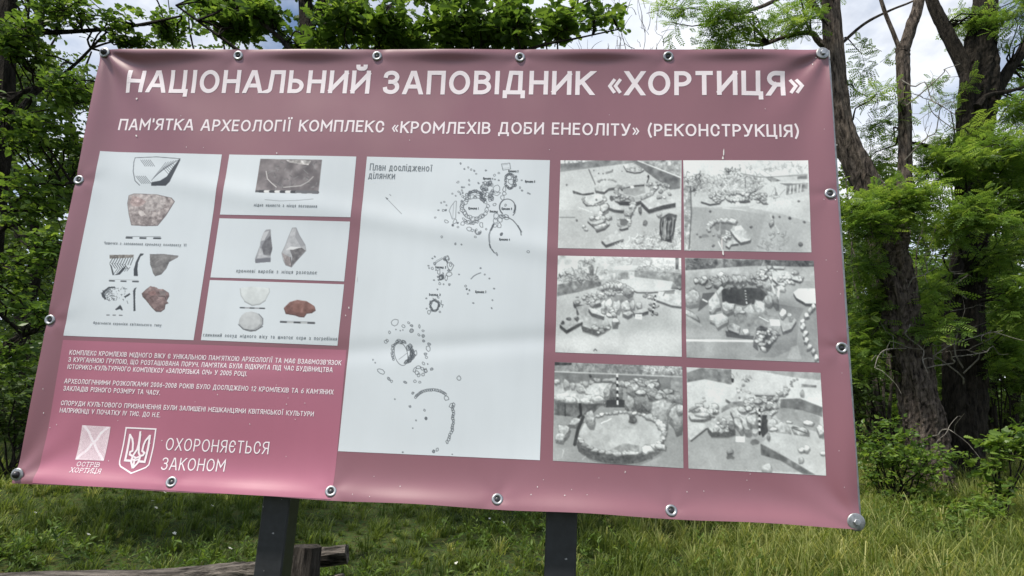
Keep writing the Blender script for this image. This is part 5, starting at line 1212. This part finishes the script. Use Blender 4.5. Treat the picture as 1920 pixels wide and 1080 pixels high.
# ---------------------------------------------------------------- dark stout tree farther right
g = np.random.default_rng(32)
Y2 = 10.4
base = on_ground(1800, 925, Y2)
loc2 = empty('locust_tree', tuple(base)); tag(loc2, 'stout dark locust with a straight blackish trunk behind the forked one', 'tree', 'large trees right of the board')
limb('trunk', loc2, [(1800, 960), (1802, 915), (1806, 820), (1806, 700), (1812, 560), (1822, 420), (1828, 280), (1832, 170), (1840, 90), (1846, 0), (1850, -250)], Y2, [84, 74, 70, 68, 60, 55, 56, 68, 56, 44, 36], MT['bark_dark'], 44, .085, 9, 120)
limb('branch', loc2, [(1832, 170), (1800, 110), (1770, 50), (1742, -20), (1720, -160)], Y2, [36, 30, 26, 22, 16], MT['bark_dark'], 12, .06, 4)
limb('branch', loc2, [(1838, 240), (1868, 170), (1896, 125), (1925, 80), (1960, -40)], Y2, [32, 24, 22, 20, 14], MT['bark_dark'], 12, .06, 4)
limb('branch', loc2, [(1822, 450), (1860, 415), (1895, 395), (1940, 382), (2010, 340)], Y2 - .3, [26, 18, 14, 11, 8], MT['bark_dark'], 10)
limb('branch', loc2, [(1832, 200), (1850, 180), (1890, 172), (1930, 160)], Y2 - .3, [16, 11, 8, 5], MT['bark_dark'], 8)
limb('branch', loc2, [(1825, 330), (1775, 290), (1725, 270), (1680, 268)], Y2 - .1, [14, 10, 7, 4], MT['bark_dark'], 8)
cr = [(1860, 300, 90, 70, 9.4, .6, 90), (1775, 310, 70, 50, 9.5, .5, 60), (1850, 400, 80, 40, 9.0, .4, 50), (1905, 560, 40, 60, 9.2, .4, 30), (1800, 250, 40, 40, 9.9, .4, 14), (1900, 40, 60, 60, 10.0, .7, 36), (1830, 60, 70, 50, 10.6, .6, 26), (1790, 170, 40, 60, 10.2, .4, 10), (1900, 210, 50, 40, 9.9, .5, 20), (1740, 270, 70, 26, 10.6, .4, 16),
      (1890, 480, 60, 60, 9.6, .5, 36), (1770, 430, 50, 40, 9.3, .4, 18), (1750, 540, 36, 60, 9.7, .4, 18), (1905, 640, 44, 70, 9.6, .5, 30), (1900, 380, 60, 44, 9.6, .5, 24), (1990, 150, 90, 200, 10.4, .8, 60), (2000, 500, 90, 160, 10.4, .8, 60)]
C, Ou = fill(cr, g)
lv, tw = sprays('locust', C, 14, .20, .44, g, .13, .56, .24, Ou * .4, .45)
build('crown', [lv], MT['locust_leaf'], loc2)
stp = np.array(tp([(1812, 560), (1822, 420), (1828, 280), (1832, 170), (1800, 110), (1770, 50), (1868, 170), (1896, 125), (1895, 395), (1775, 290), (1806, 700)], Y2))
build('twigs', [tw] + branches(stp, C[::6], g, .018), MT['bark_dark'], loc2)
dead = []
for a, b in (((1806, 690), (1780, 560)), ((1806, 720), (1740, 640)), ((1806, 700), (1900, 590)), ((1812, 560), (1760, 470)), ((1830, 300), (1740, 190))):
    A_, B_ = pt(*a, Y2 - .3), pt(*b, Y2 - .8)
    w = wiggly(A_, B_, g, .14, 6); dead += tube(w, [.013, .005], 5, 14, 0, 0, .5, False)
    for _ in range(4):
        s = w[g.integers(2, 6)]; dead += tube(wiggly(s, s + g.normal(0, .25, 3), g, .15, 4), [.006, .002], 4, 7, 0, 0, .5, False)
build('dead_twigs', dead, MT['deadwood'], loc2)

# ---------------------------------------------------------------- oak behind the board
g = np.random.default_rng(33)
Y3 = 6.2
base = on_ground(520, 900, Y3)
oak = empty('oak_tree', tuple(base)); tag(oak, 'young oak with big lobed leaves spreading above the middle of the board', 'tree')
limb('trunk', oak, [(517, 1080), (530, 900), (560, 600), (584, 200), (580, 100), (572, 0), (560, -300)], Y3, [48, 44, 40, 36, 33, 28, 18], MT['bark_dark'], 14, .07, 5, 40)
LB = [[(586, 240), (540, 150), (470, 110), (400, 60), (330, 10)], [(584, 180), (540, 90), (500, 50), (440, 0), (380, -80)], [(585, 260), (660, 150), (740, 100), (850, 70), (960, 40), (1060, 20)], [(582, 120), (650, 70), (720, 20), (800, -40)],
      [(586, 330), (720, 220), (880, 140), (1000, 90), (1090, 70), (1160, 55)], [(580, 60), (620, -20), (700, -120)], [(588, 400), (760, 260), (900, 180), (1040, 130)]]
for q in LB: limb('branch', oak, q, Y3 - .2 + .1 * g.normal(), [16, 12, 9, 6, 4, 3][:len(q)], MT['bark_dark'], 7)
cr = [(640, 50, 80, 50, 5.7, .5, 44), (470, 50, 80, 50, 6.4, .5, 34), (400, 20, 60, 30, 6.6, .4, 16), (760, 55, 90, 50, 5.8, .5, 56), (880, 50, 90, 54, 5.9, .5, 56), (980, 50, 80, 50, 5.9, .4, 46), (1060, 50, 54, 44, 5.9, .3, 26), (1125, 40, 38, 30, 5.9, .25, 9), (1090, 5, 60, 16, 6.0, .3, 8), (850, -10, 180, 40, 6.2, .6, 44), (640, -10, 140, 44, 6.2, .6, 36),
      (520, 40, 60, 40, 6.1, .5, 20), (440, 30, 50, 40, 6.2, .4, 10), (560, 80, 60, 24, 6.3, .4, 16), (700, 110, 120, 30, 6.4, .5, 30), (900, 120, 130, 40, 6.4, .5, 30), (760, -140, 260, 90, 6.2, .8, 60), (480, -100, 120, 60, 6.2, .6, 14), (800, 240, 260, 90, 6.8, .5, 50)]
C, Ou = fill(cr, g)
lv, tw = sprays('oak', C, 12, .118, .27, g, .1, .45, .2, Ou * .3, .75)
build('crown', [lv], MT['oak_leaf'], oak)
stp = np.concatenate([spline(tp(q, Y3 - .2), 8)[1:] for q in LB])
build('twigs', [tw] + branches(stp, C[::3], g, .011), MT['bark_dark'], oak)

# ---------------------------------------------------------------- leafy tree at the left edge
g = np.random.default_rng(34)
Y4 = 6.4
base = on_ground(-60, 900, Y4)
lt = empty('broadleaf_tree', tuple(base)); tag(lt, 'broadleaf tree with lit green leaves filling the space left of the board', 'tree')
limb('trunk', lt, [(-60, 1060), (-40, 700), (-20, 450), (0, 250), (10, 100), (20, -60), (40, -300)], Y4, [58, 52, 46, 40, 34, 26, 16], MT['bark_dark'], 14, .07, 5, 40)
LB = [[(0, 250), (60, 180), (130, 130), (200, 60)], [(5, 200), (50, 170), (100, 165), (160, 190)], [(10, 100), (90, 40), (170, -10), (260, -60)], [(-20, 450), (50, 390), (110, 350), (150, 340)], [(-30, 560), (30, 520), (90, 500)], [(15, 60), (120, 60), (240, 50), (340, 30)], [(-38, 680), (20, 640), (70, 620)]]
for q in LB: limb('branch', lt, q, Y4 - .2, [14, 10, 7, 4][:len(q)], MT['bark_dark'], 7)
cr = [(60, 70, 110, 70, 5.8, .5, 60), (120, 160, 70, 60, 5.6, .4, 40), (40, 230, 80, 80, 5.9, .6, 50), (130, 300, 60, 60, 6.2, .4, 26), (40, 380, 80, 70, 5.9, .6, 46), (110, 480, 50, 60, 6.0, .5, 26), (30, 540, 70, 70, 6.0, .6, 40), (85, 590, 40, 30, 5.6, .3, 16), (20, 680, 60, 60, 6.2, .5, 24), (220, 60, 70, 40, 6.2, .4, 30), (310, 50, 70, 40, 6.4, .4, 24), (130, 20, 100, 40, 6.0, .4, 40), (-120, 300, 120, 300, 6.3, .8, 120), (40, -80, 200, 80, 6.2, .8, 50), (260, 200, 80, 100, 7.2, .4, 24)]
C, Ou = fill(cr, g)
lv, tw = sprays('plain', C, 14, .076, .34, g, .15, .46, .2, Ou * .3, .7)
build('crown', [lv], MT['oak_leaf'], lt)
stp = np.concatenate([spline(tp(q, Y4 - .2), 8)[1:] for q in LB])
build('twigs', [tw] + branches(stp, C[::4], g, .011), MT['bark_dark'], lt)

# ---------------------------------------------------------------- woodland behind
def woodland(px, Y, hpx, width, n, g, label, group, name='woodland_tree', lean=0, leaf=.11, trunk_w=None, kind='plain', mat='wood_leaf', bark='bark_dark', low=.25, t0=.45):
    """a whole tree on the ground at picture column px, its top reaching picture height hpx"""
    b = on_ground(px, 880, Y)
    top = pt(px + lean, hpx, Y); H = top[2] - b[2]
    t = empty(name, tuple(b)); tag(t, label, 'tree', group)
    tw_ = trunk_w or .013 * H + .035
    k = 6
    path = [b - [0, 0, .2]] + [b + (top - b) * f + [g.normal(0, .025) * H * f, g.normal(0, .02) * H * f, 0] for f in np.linspace(.12, .97, k)]
    build('trunk', tube(path, list(np.linspace(tw_, tw_ * .12, k + 1)), 9, 30, .06), MT[bark], t)
    path = np.array(path)
    nb = 9; br = []; cs = []
    for i in range(nb):
        f = low + (.95 - low) * (i + g.uniform(0, 1)) / nb
        s = spline(path, 40)[int(f * 39)]
        a = g.uniform(0, 2 * np.pi); L = width * (1.1 - .65 * f) * g.uniform(.7, 1.15)
        e = s + np.array([math.cos(a) * L, math.sin(a) * L, L * g.uniform(.15, .6)])
        br += tube(wiggly(s, e, g, .08), [tw_ * .35 * (1.1 - f), .012], 5, 10, 0, 0, .5, False)
        cs += [(s * (1 - u) + e * u, .38 * width * (1.15 - .5 * f)) for u in (.55, .9)]
    cs += [(top - [0, 0, .1 * H], width * .4)]
    build('branches', br, MT[bark], t)
    per = max(3, n // len(cs)); C = []
    for c, r in cs:
        m = int(per * g.uniform(.5, 1.5)) + 1
        C.append(c + unit(g.normal(0, 1, (m, 3))) * (g.uniform(0, 1, (m, 1)) ** .45) * r * np.array([1, 1, .7]))
    C = np.concatenate(C)
    lv, tw = sprays(kind, C, 10, leaf, leaf * 3.6, g, .2, t0 + g.normal(0, .06), .16, None, 1.2)
    build('crown', [lv], MT[mat], t)
    return t

g = np.random.default_rng(40)
GR = 'trees of the wood behind the board'
WL = 'tree with dark green crown standing deep in the wood behind the board'
for px, Y, top, w, n in ((-420, 12, -60, 2.6, 240), (-160, 11, 0, 2.4, 260), (40, 12.5, 40, 2.4, 260), (190, 13.5, 120, 2.2, 240), (330, 15, 150, 2.4, 240), (-60, 16, 60, 3, 260), (150, 18, 80, 3, 260), (480, 17, 170, 2.8, 240), (680, 15, 180, 2.4, 220), (860, 17, 200, 2.8, 220), (1060, 15, 200, 2.4, 220), (1260, 16, 190, 2.6, 220), (1430, 14.5, 180, 2.4, 240),
                        (1560, 17, 290, 2.6, 240), (1680, 15, 330, 2.0, 220), (1790, 16, 330, 2.2, 240), (1900, 14, 260, 2.2, 240), (2050, 13, 100, 2.6, 240), (2250, 13.5, 60, 3, 240), (1640, 21, 330, 3, 220), (1870, 22, 330, 3, 220), (2100, 20, 250, 3, 220), (300, 22, 200, 3.4, 220), (20, 23, 160, 3.4, 220), (-300, 21, 100, 3.4, 220), (1450, 22, 300, 3.2, 200)):
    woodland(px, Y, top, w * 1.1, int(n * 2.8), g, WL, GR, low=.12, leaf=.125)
# slim stems with sky behind them, upper left
for px, top, lean, lab in ((365, -120, 20, 'slim tree with thin crooked stem showing against the sky above the board’s first eyelet span'), (432, -160, -8, 'slim tree with thin stem just left of the oak, bare against the sky'), (270, -60, 30, 'slim tree with sparse leaves over the board’s upper left corner')):
    woodland(px, 11.0, top, .9, 60, g, lab, None, 'slim_tree', lean, .09, .05, 'plain', 'oak_leaf', low=.62)
# slender trunks in the shade at the far right
for px, Y, lab in ((1868, 15.5, 'slender dark trunk in the shade right of the stout locust'), (1912, 14.2, 'slender dark trunk at the far right, nearest the sunny gap')):
    woodland(px, Y, 380, 1.2, 60, g, lab, None, 'slim_tree', -30, .1, .1, 'plain', 'wood_leaf', low=.6)
# bare twiggy saplings against the sky
for px, py, top, Y, lab in ((1660, 420, 235, 12, 'bare twiggy sapling against the sky between the forked locust’s stems'), (1190, 160, 40, 9.5, 'bare twiggy sapling tips rising above the board near the gap of sky')):
    b = on_ground(px, 880, Y); t = empty('bare_sapling', tuple(b)); tag(t, lab, 'sapling')
    tip = pt(px, top, Y)
    for i in range(9):
        e = tip + np.array([g.normal(0, .55), g.normal(0, .4), -abs(g.normal(0, .5))])
        q = wiggly(b - [0, 0, .1], e, g, .03, 7); build('stem', tube(q, [.025, .004], 5, 24, 0, 0, .5, False), MT['bark_grey'], t)
    tw_ = []
    for i in range(70):
        e = tip + g.normal(0, .5, 3) - [0, 0, .5]; tw_ += tube(wiggly(e, e + np.array([g.normal(0, .2), g.normal(0, .2), abs(g.normal(0, .35))]), g, .1, 4), [.005, .002], 4, 6, 0, 0, .5, False)
    build('twigs', tw_, MT['bark_grey'], t)

# shrubs of the woodland floor
g = np.random.default_rng(45)
for k in range(20):
    px = -500 + 150 * k + g.uniform(-40, 40); Y = g.uniform(14, 21)
    if 1560 < px < 1960: Y += 3
    b = on_ground(px, 880, Y); w = g.uniform(.9, 1.7); hh = g.uniform(1.0, 2.4)
    t = empty('woodland_shrub', tuple(b)); tag(t, 'shady rounded shrub of the wood floor behind the board', 'shrub', 'shrubs on the wood floor')
    C = b + np.array([0, 0, hh * .5]) + unit(g.normal(0, 1, (150, 3))) * (g.uniform(0, 1, (150, 1)) ** .45) * np.array([w, w * .8, hh * .55])
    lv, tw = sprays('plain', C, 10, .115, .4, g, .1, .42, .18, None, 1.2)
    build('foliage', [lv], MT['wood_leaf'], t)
    st_ = []
    for c in C[:10]: st_ += tube(wiggly(b - [0, 0, .05], c, g, .05), [.02, .006], 5, 9, 0, 0, .5, False)
    build('stems', [tw] + st_, MT['bark_dark'], t)

# far wood: one mass
g = np.random.default_rng(50)
n = 15000
X = g.uniform(-34, 36, n); Yv = g.uniform(25, 34, n); h = g.uniform(0, 1, n) ** 1.25 * (6.2 + 1.6 * np.sin(X * .55) + 1.2 * np.sin(X * 1.3 + 1) + np.where(X < -2, 2.2, 0))
C = np.stack([X, Yv, gz(X, Yv) + h], 1)
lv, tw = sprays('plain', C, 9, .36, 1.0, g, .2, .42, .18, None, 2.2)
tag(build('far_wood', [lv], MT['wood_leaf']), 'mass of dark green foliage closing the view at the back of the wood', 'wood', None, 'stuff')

# ---------------------------------------------------------------- undergrowth on the right
g = np.random.default_rng(60)
def shrub(name, px, py, Y, ells, label, kind='plain', leaf=.1, n_leaf=9, t0=.5, mat='oak_leaf', stems=7, cat='shrub', droop=.12):
    b = on_ground(px, py, Y)
    t = empty(name, tuple(b)); tag(t, label, cat)
    C, Ou = fill(ells, g)
    C[:, 2] = np.maximum(C[:, 2], gz(C[:, 0], C[:, 1]) + .03)
    lv, tw = sprays(kind, C, n_leaf, leaf, leaf * 3, g, droop, t0, .18, Ou * .4, .7)
    build('foliage', [lv], MT[mat], t)
    s = []
    for c in C[g.choice(len(C), min(stems, len(C)), False)]:
        s += tube(wiggly(b + [g.normal(0, .1), g.normal(0, .1), -.05], c, g, .06), [.016, .005], 5, 10, 0, 0, .5, False)
    build('stems', [tw] + s, MT['bark_dark'], t)
shrub('shrub', 1690, 960, 8.3, [(1680, 850, 90, 70, 8.4, .6, 100), (1640, 810, 40, 50, 8.6, .4, 30), (1735, 860, 60, 60, 8.2, .5, 50), (1690, 930, 90, 50, 8.3, .5, 70), (1785, 850, 40, 30, 8.2, .3, 18), (1640, 900, 44, 70, 8.4, .4, 44)], 'dense leafy shrub at the foot of the forked locust beside the board’s lower corner', 'plain', .068, t0=.56, mat='oak_leaf', stems=24)
shrub('weed_clump', 1720, 1000, 7.4, [(1700, 985, 70, 26, 7.4, .4, 60), (1640, 985, 40, 24, 7.3, .3, 30), (1770, 1000, 40, 20, 7.2, .3, 24)], 'bright leafy weeds in the grass in front of the dense shrub', 'lance', .07, 9, .6, 'herb', 10, 'weeds', -.2)
shrub('oak_sapling', 1868, 925, 8.0, [(1872, 860, 36, 44, 8.0, .25, 30), (1905, 830, 34, 30, 8.0, .2, 24), (1865, 910, 24, 20, 8.0, .15, 12)], 'small oak sapling with light green leaves in front of the shady wood', 'oak', .105, 8, .66, 'oak_leaf', 8, 'sapling')
shrub('low_bush', 1820, 990, 7.6, [(1835, 955, 60, 34, 7.6, .35, 50), (1790, 970, 36, 20, 7.5, .25, 18)], 'low bright green bush in the grass below the oak sapling', 'lance', .085, 9, .7, 'oak_leaf', 8)
shrub('understory_shrub', 1745, 900, 11.9, [(1745, 640, 60, 110, 11.9, .6, 70), (1760, 500, 50, 60, 11.9, .5, 30), (1735, 790, 50, 70, 11.9, .5, 40)], 'airy green understory shrub seen in the gap between the two locust trunks', 'locust', .26, 10, .6, 'locust_leaf', 14)
shrub('understory_shrub', 1890, 890, 12.4, [(1885, 600, 70, 110, 12.4, .6, 70), (1930, 720, 70, 90, 12.2, .6, 50), (1880, 470, 60, 60, 12.4, .5, 30), (1990, 650, 80, 150, 12.4, .6, 60)], 'airy green understory shrub right of the stout dark locust', 'locust', .26, 10, .62, 'locust_leaf', 14)
shrub('shrub', 1640, 700, 11.4, [(1620, 700, 60, 130, 11.4, .6, 130), (1560, 720, 60, 160, 11.8, .6, 90)], 'tall dark shrub behind the board’s right edge', 'plain', .10, 9, .5, 'wood_leaf', 14)
shrub('shrub', 30, 860, 9.5, [(0, 760, 90, 90, 9.5, .8, 120), (110, 800, 70, 60, 9.8, .6, 70)], 'dark shrub in the shade under the leafy tree at the far left', 'plain', .1, 9, .3, 'wood_leaf', 14)

# ---------------------------------------------------------------- grass, herbs, flowers
g = np.random.default_rng(70)
def blades(n, x0, x1, y0, y1, h0, h1, g, keep=None):
    x = g.uniform(x0, x1, n); y = y0 + (y1 - y0) * g.uniform(0, 1, n) ** 1.25
    dens = np.sin(x * 2.1 + 1.3 * np.sin(y * 1.7)) + np.sin(y * 2.6 + x * .8) + .8 * np.sin(5.1 * x - 3.3 * y)
    dry = .5 + .16 * np.sin(x * .7 + .5) + .12 * np.sin(1.9 * x + 2.3 * y)
    m = g.uniform(-2.4, 2.4, n) < dens + 1.0
    x, y, dens, dry = x[m], y[m], dens[m], dry[m]; n = len(x)
    z = gz(x, y)
    h = (h0 + (h1 - h0) * g.uniform(0, 1, n) ** 1.6) * (.8 + .22 * dens)
    right = np.clip((x - .8) / 2.5, 0, 1)
    h = h * (.6 + .65 * right)
    a = g.uniform(0, 2 * np.pi, n); lean = g.uniform(.2, 1.5, n) * h
    d = np.stack([np.cos(a), np.sin(a), 0 * a], 1); s = np.stack([-np.sin(a), np.cos(a), 0 * a], 1)
    w = (.0025 + .0065 * g.uniform(0, 1, n) ** 2)[:, None]
    p0 = np.stack([x, y, z - .01], 1)
    p1 = p0 + d * (lean * .28)[:, None] + np.array([0, 0, 1]) * (h * .55)[:, None]
    p2 = p0 + d * (lean * .95)[:, None] + np.array([0, 0, 1]) * (h * (1 - .3 * lean / h))[:, None]
    V = np.stack([p0 - s * w, p0 + s * w, p1 + s * w * .8, p1 - s * w * .8, p2], 1).reshape(-1, 3)
    i = np.arange(n) * 5
    ti = np.clip(dry + .40 * right - .27 + g.normal(0, .22, n), 0, 1)  # sun and tree shade put into the tint: paler right, darker left
    T5 = np.repeat(ti, 5)
    return [(V, np.stack([i, i + 1, i + 2, i + 3], 1), T5), (V, np.stack([i + 3, i + 2, i + 4], 1), T5)]
def tufts(n, per, x0, x1, y0, y1, h0, h1, g):
    x = g.uniform(x0, x1, n); y = y0 + (y1 - y0) * g.uniform(0, 1, n) ** 1.15
    right = np.clip((x - .6) / 2.5, 0, 1)
    hh = (h0 + (h1 - h0) * g.uniform(0, 1, n) ** 2) * (.65 + .6 * right)
    tn = np.clip(.24 + .34 * right + .12 * np.sin(x * .8 + .5) + .1 * np.sin(1.9 * x + 2.3 * y) + g.normal(0, .17, n), 0, 1)  # tufts also paler toward the right, the sunlit side put into their colour
    X, Y, H, Tn = [np.repeat(q, per) for q in (x, y, hh, tn)]
    m = n * per
    a = g.uniform(0, 2 * np.pi, m); rad = H * .35 * g.uniform(0, 1, m)
    px, py = X + rad * np.cos(a), Y + rad * np.sin(a)
    h = H * g.uniform(.5, 1.1, m); lean = h * g.uniform(.15, 1.1, m)
    a2 = a + g.normal(0, .7, m)
    d = np.stack([np.cos(a2), np.sin(a2), 0 * a2], 1); s = np.stack([-np.sin(a2), np.cos(a2), 0 * a2], 1)
    w = (.0022 + .004 * g.uniform(0, 1, m))[:, None]
    p0 = np.stack([px, py, gz(px, py) - .01], 1); up = np.array([0, 0, 1.0])
    p1 = p0 + d * (lean * .22)[:, None] + up * (h * .55)[:, None]
    p2 = p0 + d * (lean * .62)[:, None] + up * (h * .86)[:, None]
    p3 = p0 + d * lean[:, None] + up * (h * (.98 - .35 * (lean / h) ** 2))[:, None]
    V = np.stack([p0 - s * w, p0 + s * w, p1 + s * w * .9, p1 - s * w * .9, p2 + s * w * .6, p2 - s * w * .6, p3], 1).reshape(-1, 3)
    i = np.arange(m) * 7; T7 = np.repeat(np.clip(Tn + g.normal(0, .09, m), 0, 1), 7)
    return [(V, np.concatenate([np.stack([i, i + 1, i + 2, i + 3], 1), np.stack([i + 3, i + 2, i + 4, i + 5], 1)]), T7), (V, np.stack([i + 5, i + 4, i + 6], 1), T7)]
tag(build('grass', blades(100000, -8, 9.5, 3.6, 11.5, .04, .18, g) + tufts(5200, 26, -8, 9.5, 4.2, 11.5, .10, .34, g) + tufts(1300, 26, .8, 7, 4.6, 9.5, .15, .42, g) + blades(16000, -14, 16, 11.5, 24, .1, .4, g), MT['grass']), 'green meadow grass with paler dry tufts on the slope behind the board', 'grass', None, 'stuff')

def herbs(n, x0, x1, y0, y1, g):
    C = np.stack([g.uniform(x0, x1, n), g.uniform(y0, y1, n), np.zeros(n)], 1)
    m = np.sin(C[:, 0] * 3 + 1) + np.sin(C[:, 1] * 4 + C[:, 0]) + g.normal(0, .6, n) > 0.1
    C = C[m]; C[:, 2] = gz(C[:, 0], C[:, 1]) + g.uniform(.03, .24, len(C))
    return sprays('lance', C, 8, .055, .12, g, -.35, .45, .2, None, .6)
lv, tw = herbs(900, -4.8, -.9, 4.3, 6.0, g); lv2, tw2 = herbs(1200, -1, 5.5, 4.6, 8.5, g)
tag(build('meadow_herbs', [lv, tw, lv2, tw2], MT['herb']), 'leafy green herbs growing in the grass behind the log fence', 'herbs', None, 'stuff')

fl = None
for px, py, Y in ((280, 975, 7.6), (285, 1000, 7.2), (393, 990, 7.4), (305, 952, 8.2), (150, 1022, 6.6), (175, 1064, 5.8), (322, 1035, 6.4), (60, 1000, 7.2), (18, 950, 8.2), (160, 1040, 6.2), (918, 978, 7.6), (945, 988, 7.4), (936, 968, 7.8), (855, 1055, 6.0), (1180, 990, 7.2), (1545, 1020, 6.8), (430, 1045, 6.2), (1650, 1010, 7.0)):
    q = pt(px, py, Y); z0 = float(gz(q[0], q[1])); h = float(np.clip(q[2] - z0, .12, .6))
    if fl is None:
        ch = []
        for k in range(9):
            a = 2.4 * k; r = .0055 * math.sqrt(k)
            ch += [(np.array([[r * math.cos(a) + .005 * math.cos(u), r * math.sin(a) + .005 * math.sin(u), -.15 * r] for u in np.linspace(0, 5.2, 6)]), np.arange(6)[None], None)]
        fl = empty('wildflower', (q[0], q[1], z0))
        bl = build('blossom', ch, MT['petal']); bl.parent = fl; bl.location = (0, 0, h)
        sm = build('stem', tube([[0, 0, 0], [.01, 0, .5], [0, 0, 1.0]], [.003, .002, .002], 5, 6), MT['herb']); sm.parent = fl; sm.scale = (1, 1, h)
        f = fl
    else:
        f = fl.copy(); col.objects.link(f); f.location = (q[0], q[1], z0)
        b2 = bl.copy(); col.objects.link(b2); b2.parent = f; b2.location = (0, 0, h); b2.rotation_euler = (.3 * math.sin(px), -.5, px)
        s2 = sm.copy(); col.objects.link(s2); s2.parent = f; s2.scale = (1, 1, h)
    tag(f, 'tiny white wildflower head on a thin stem in the grass', 'flower', 'white wildflowers in the meadow')
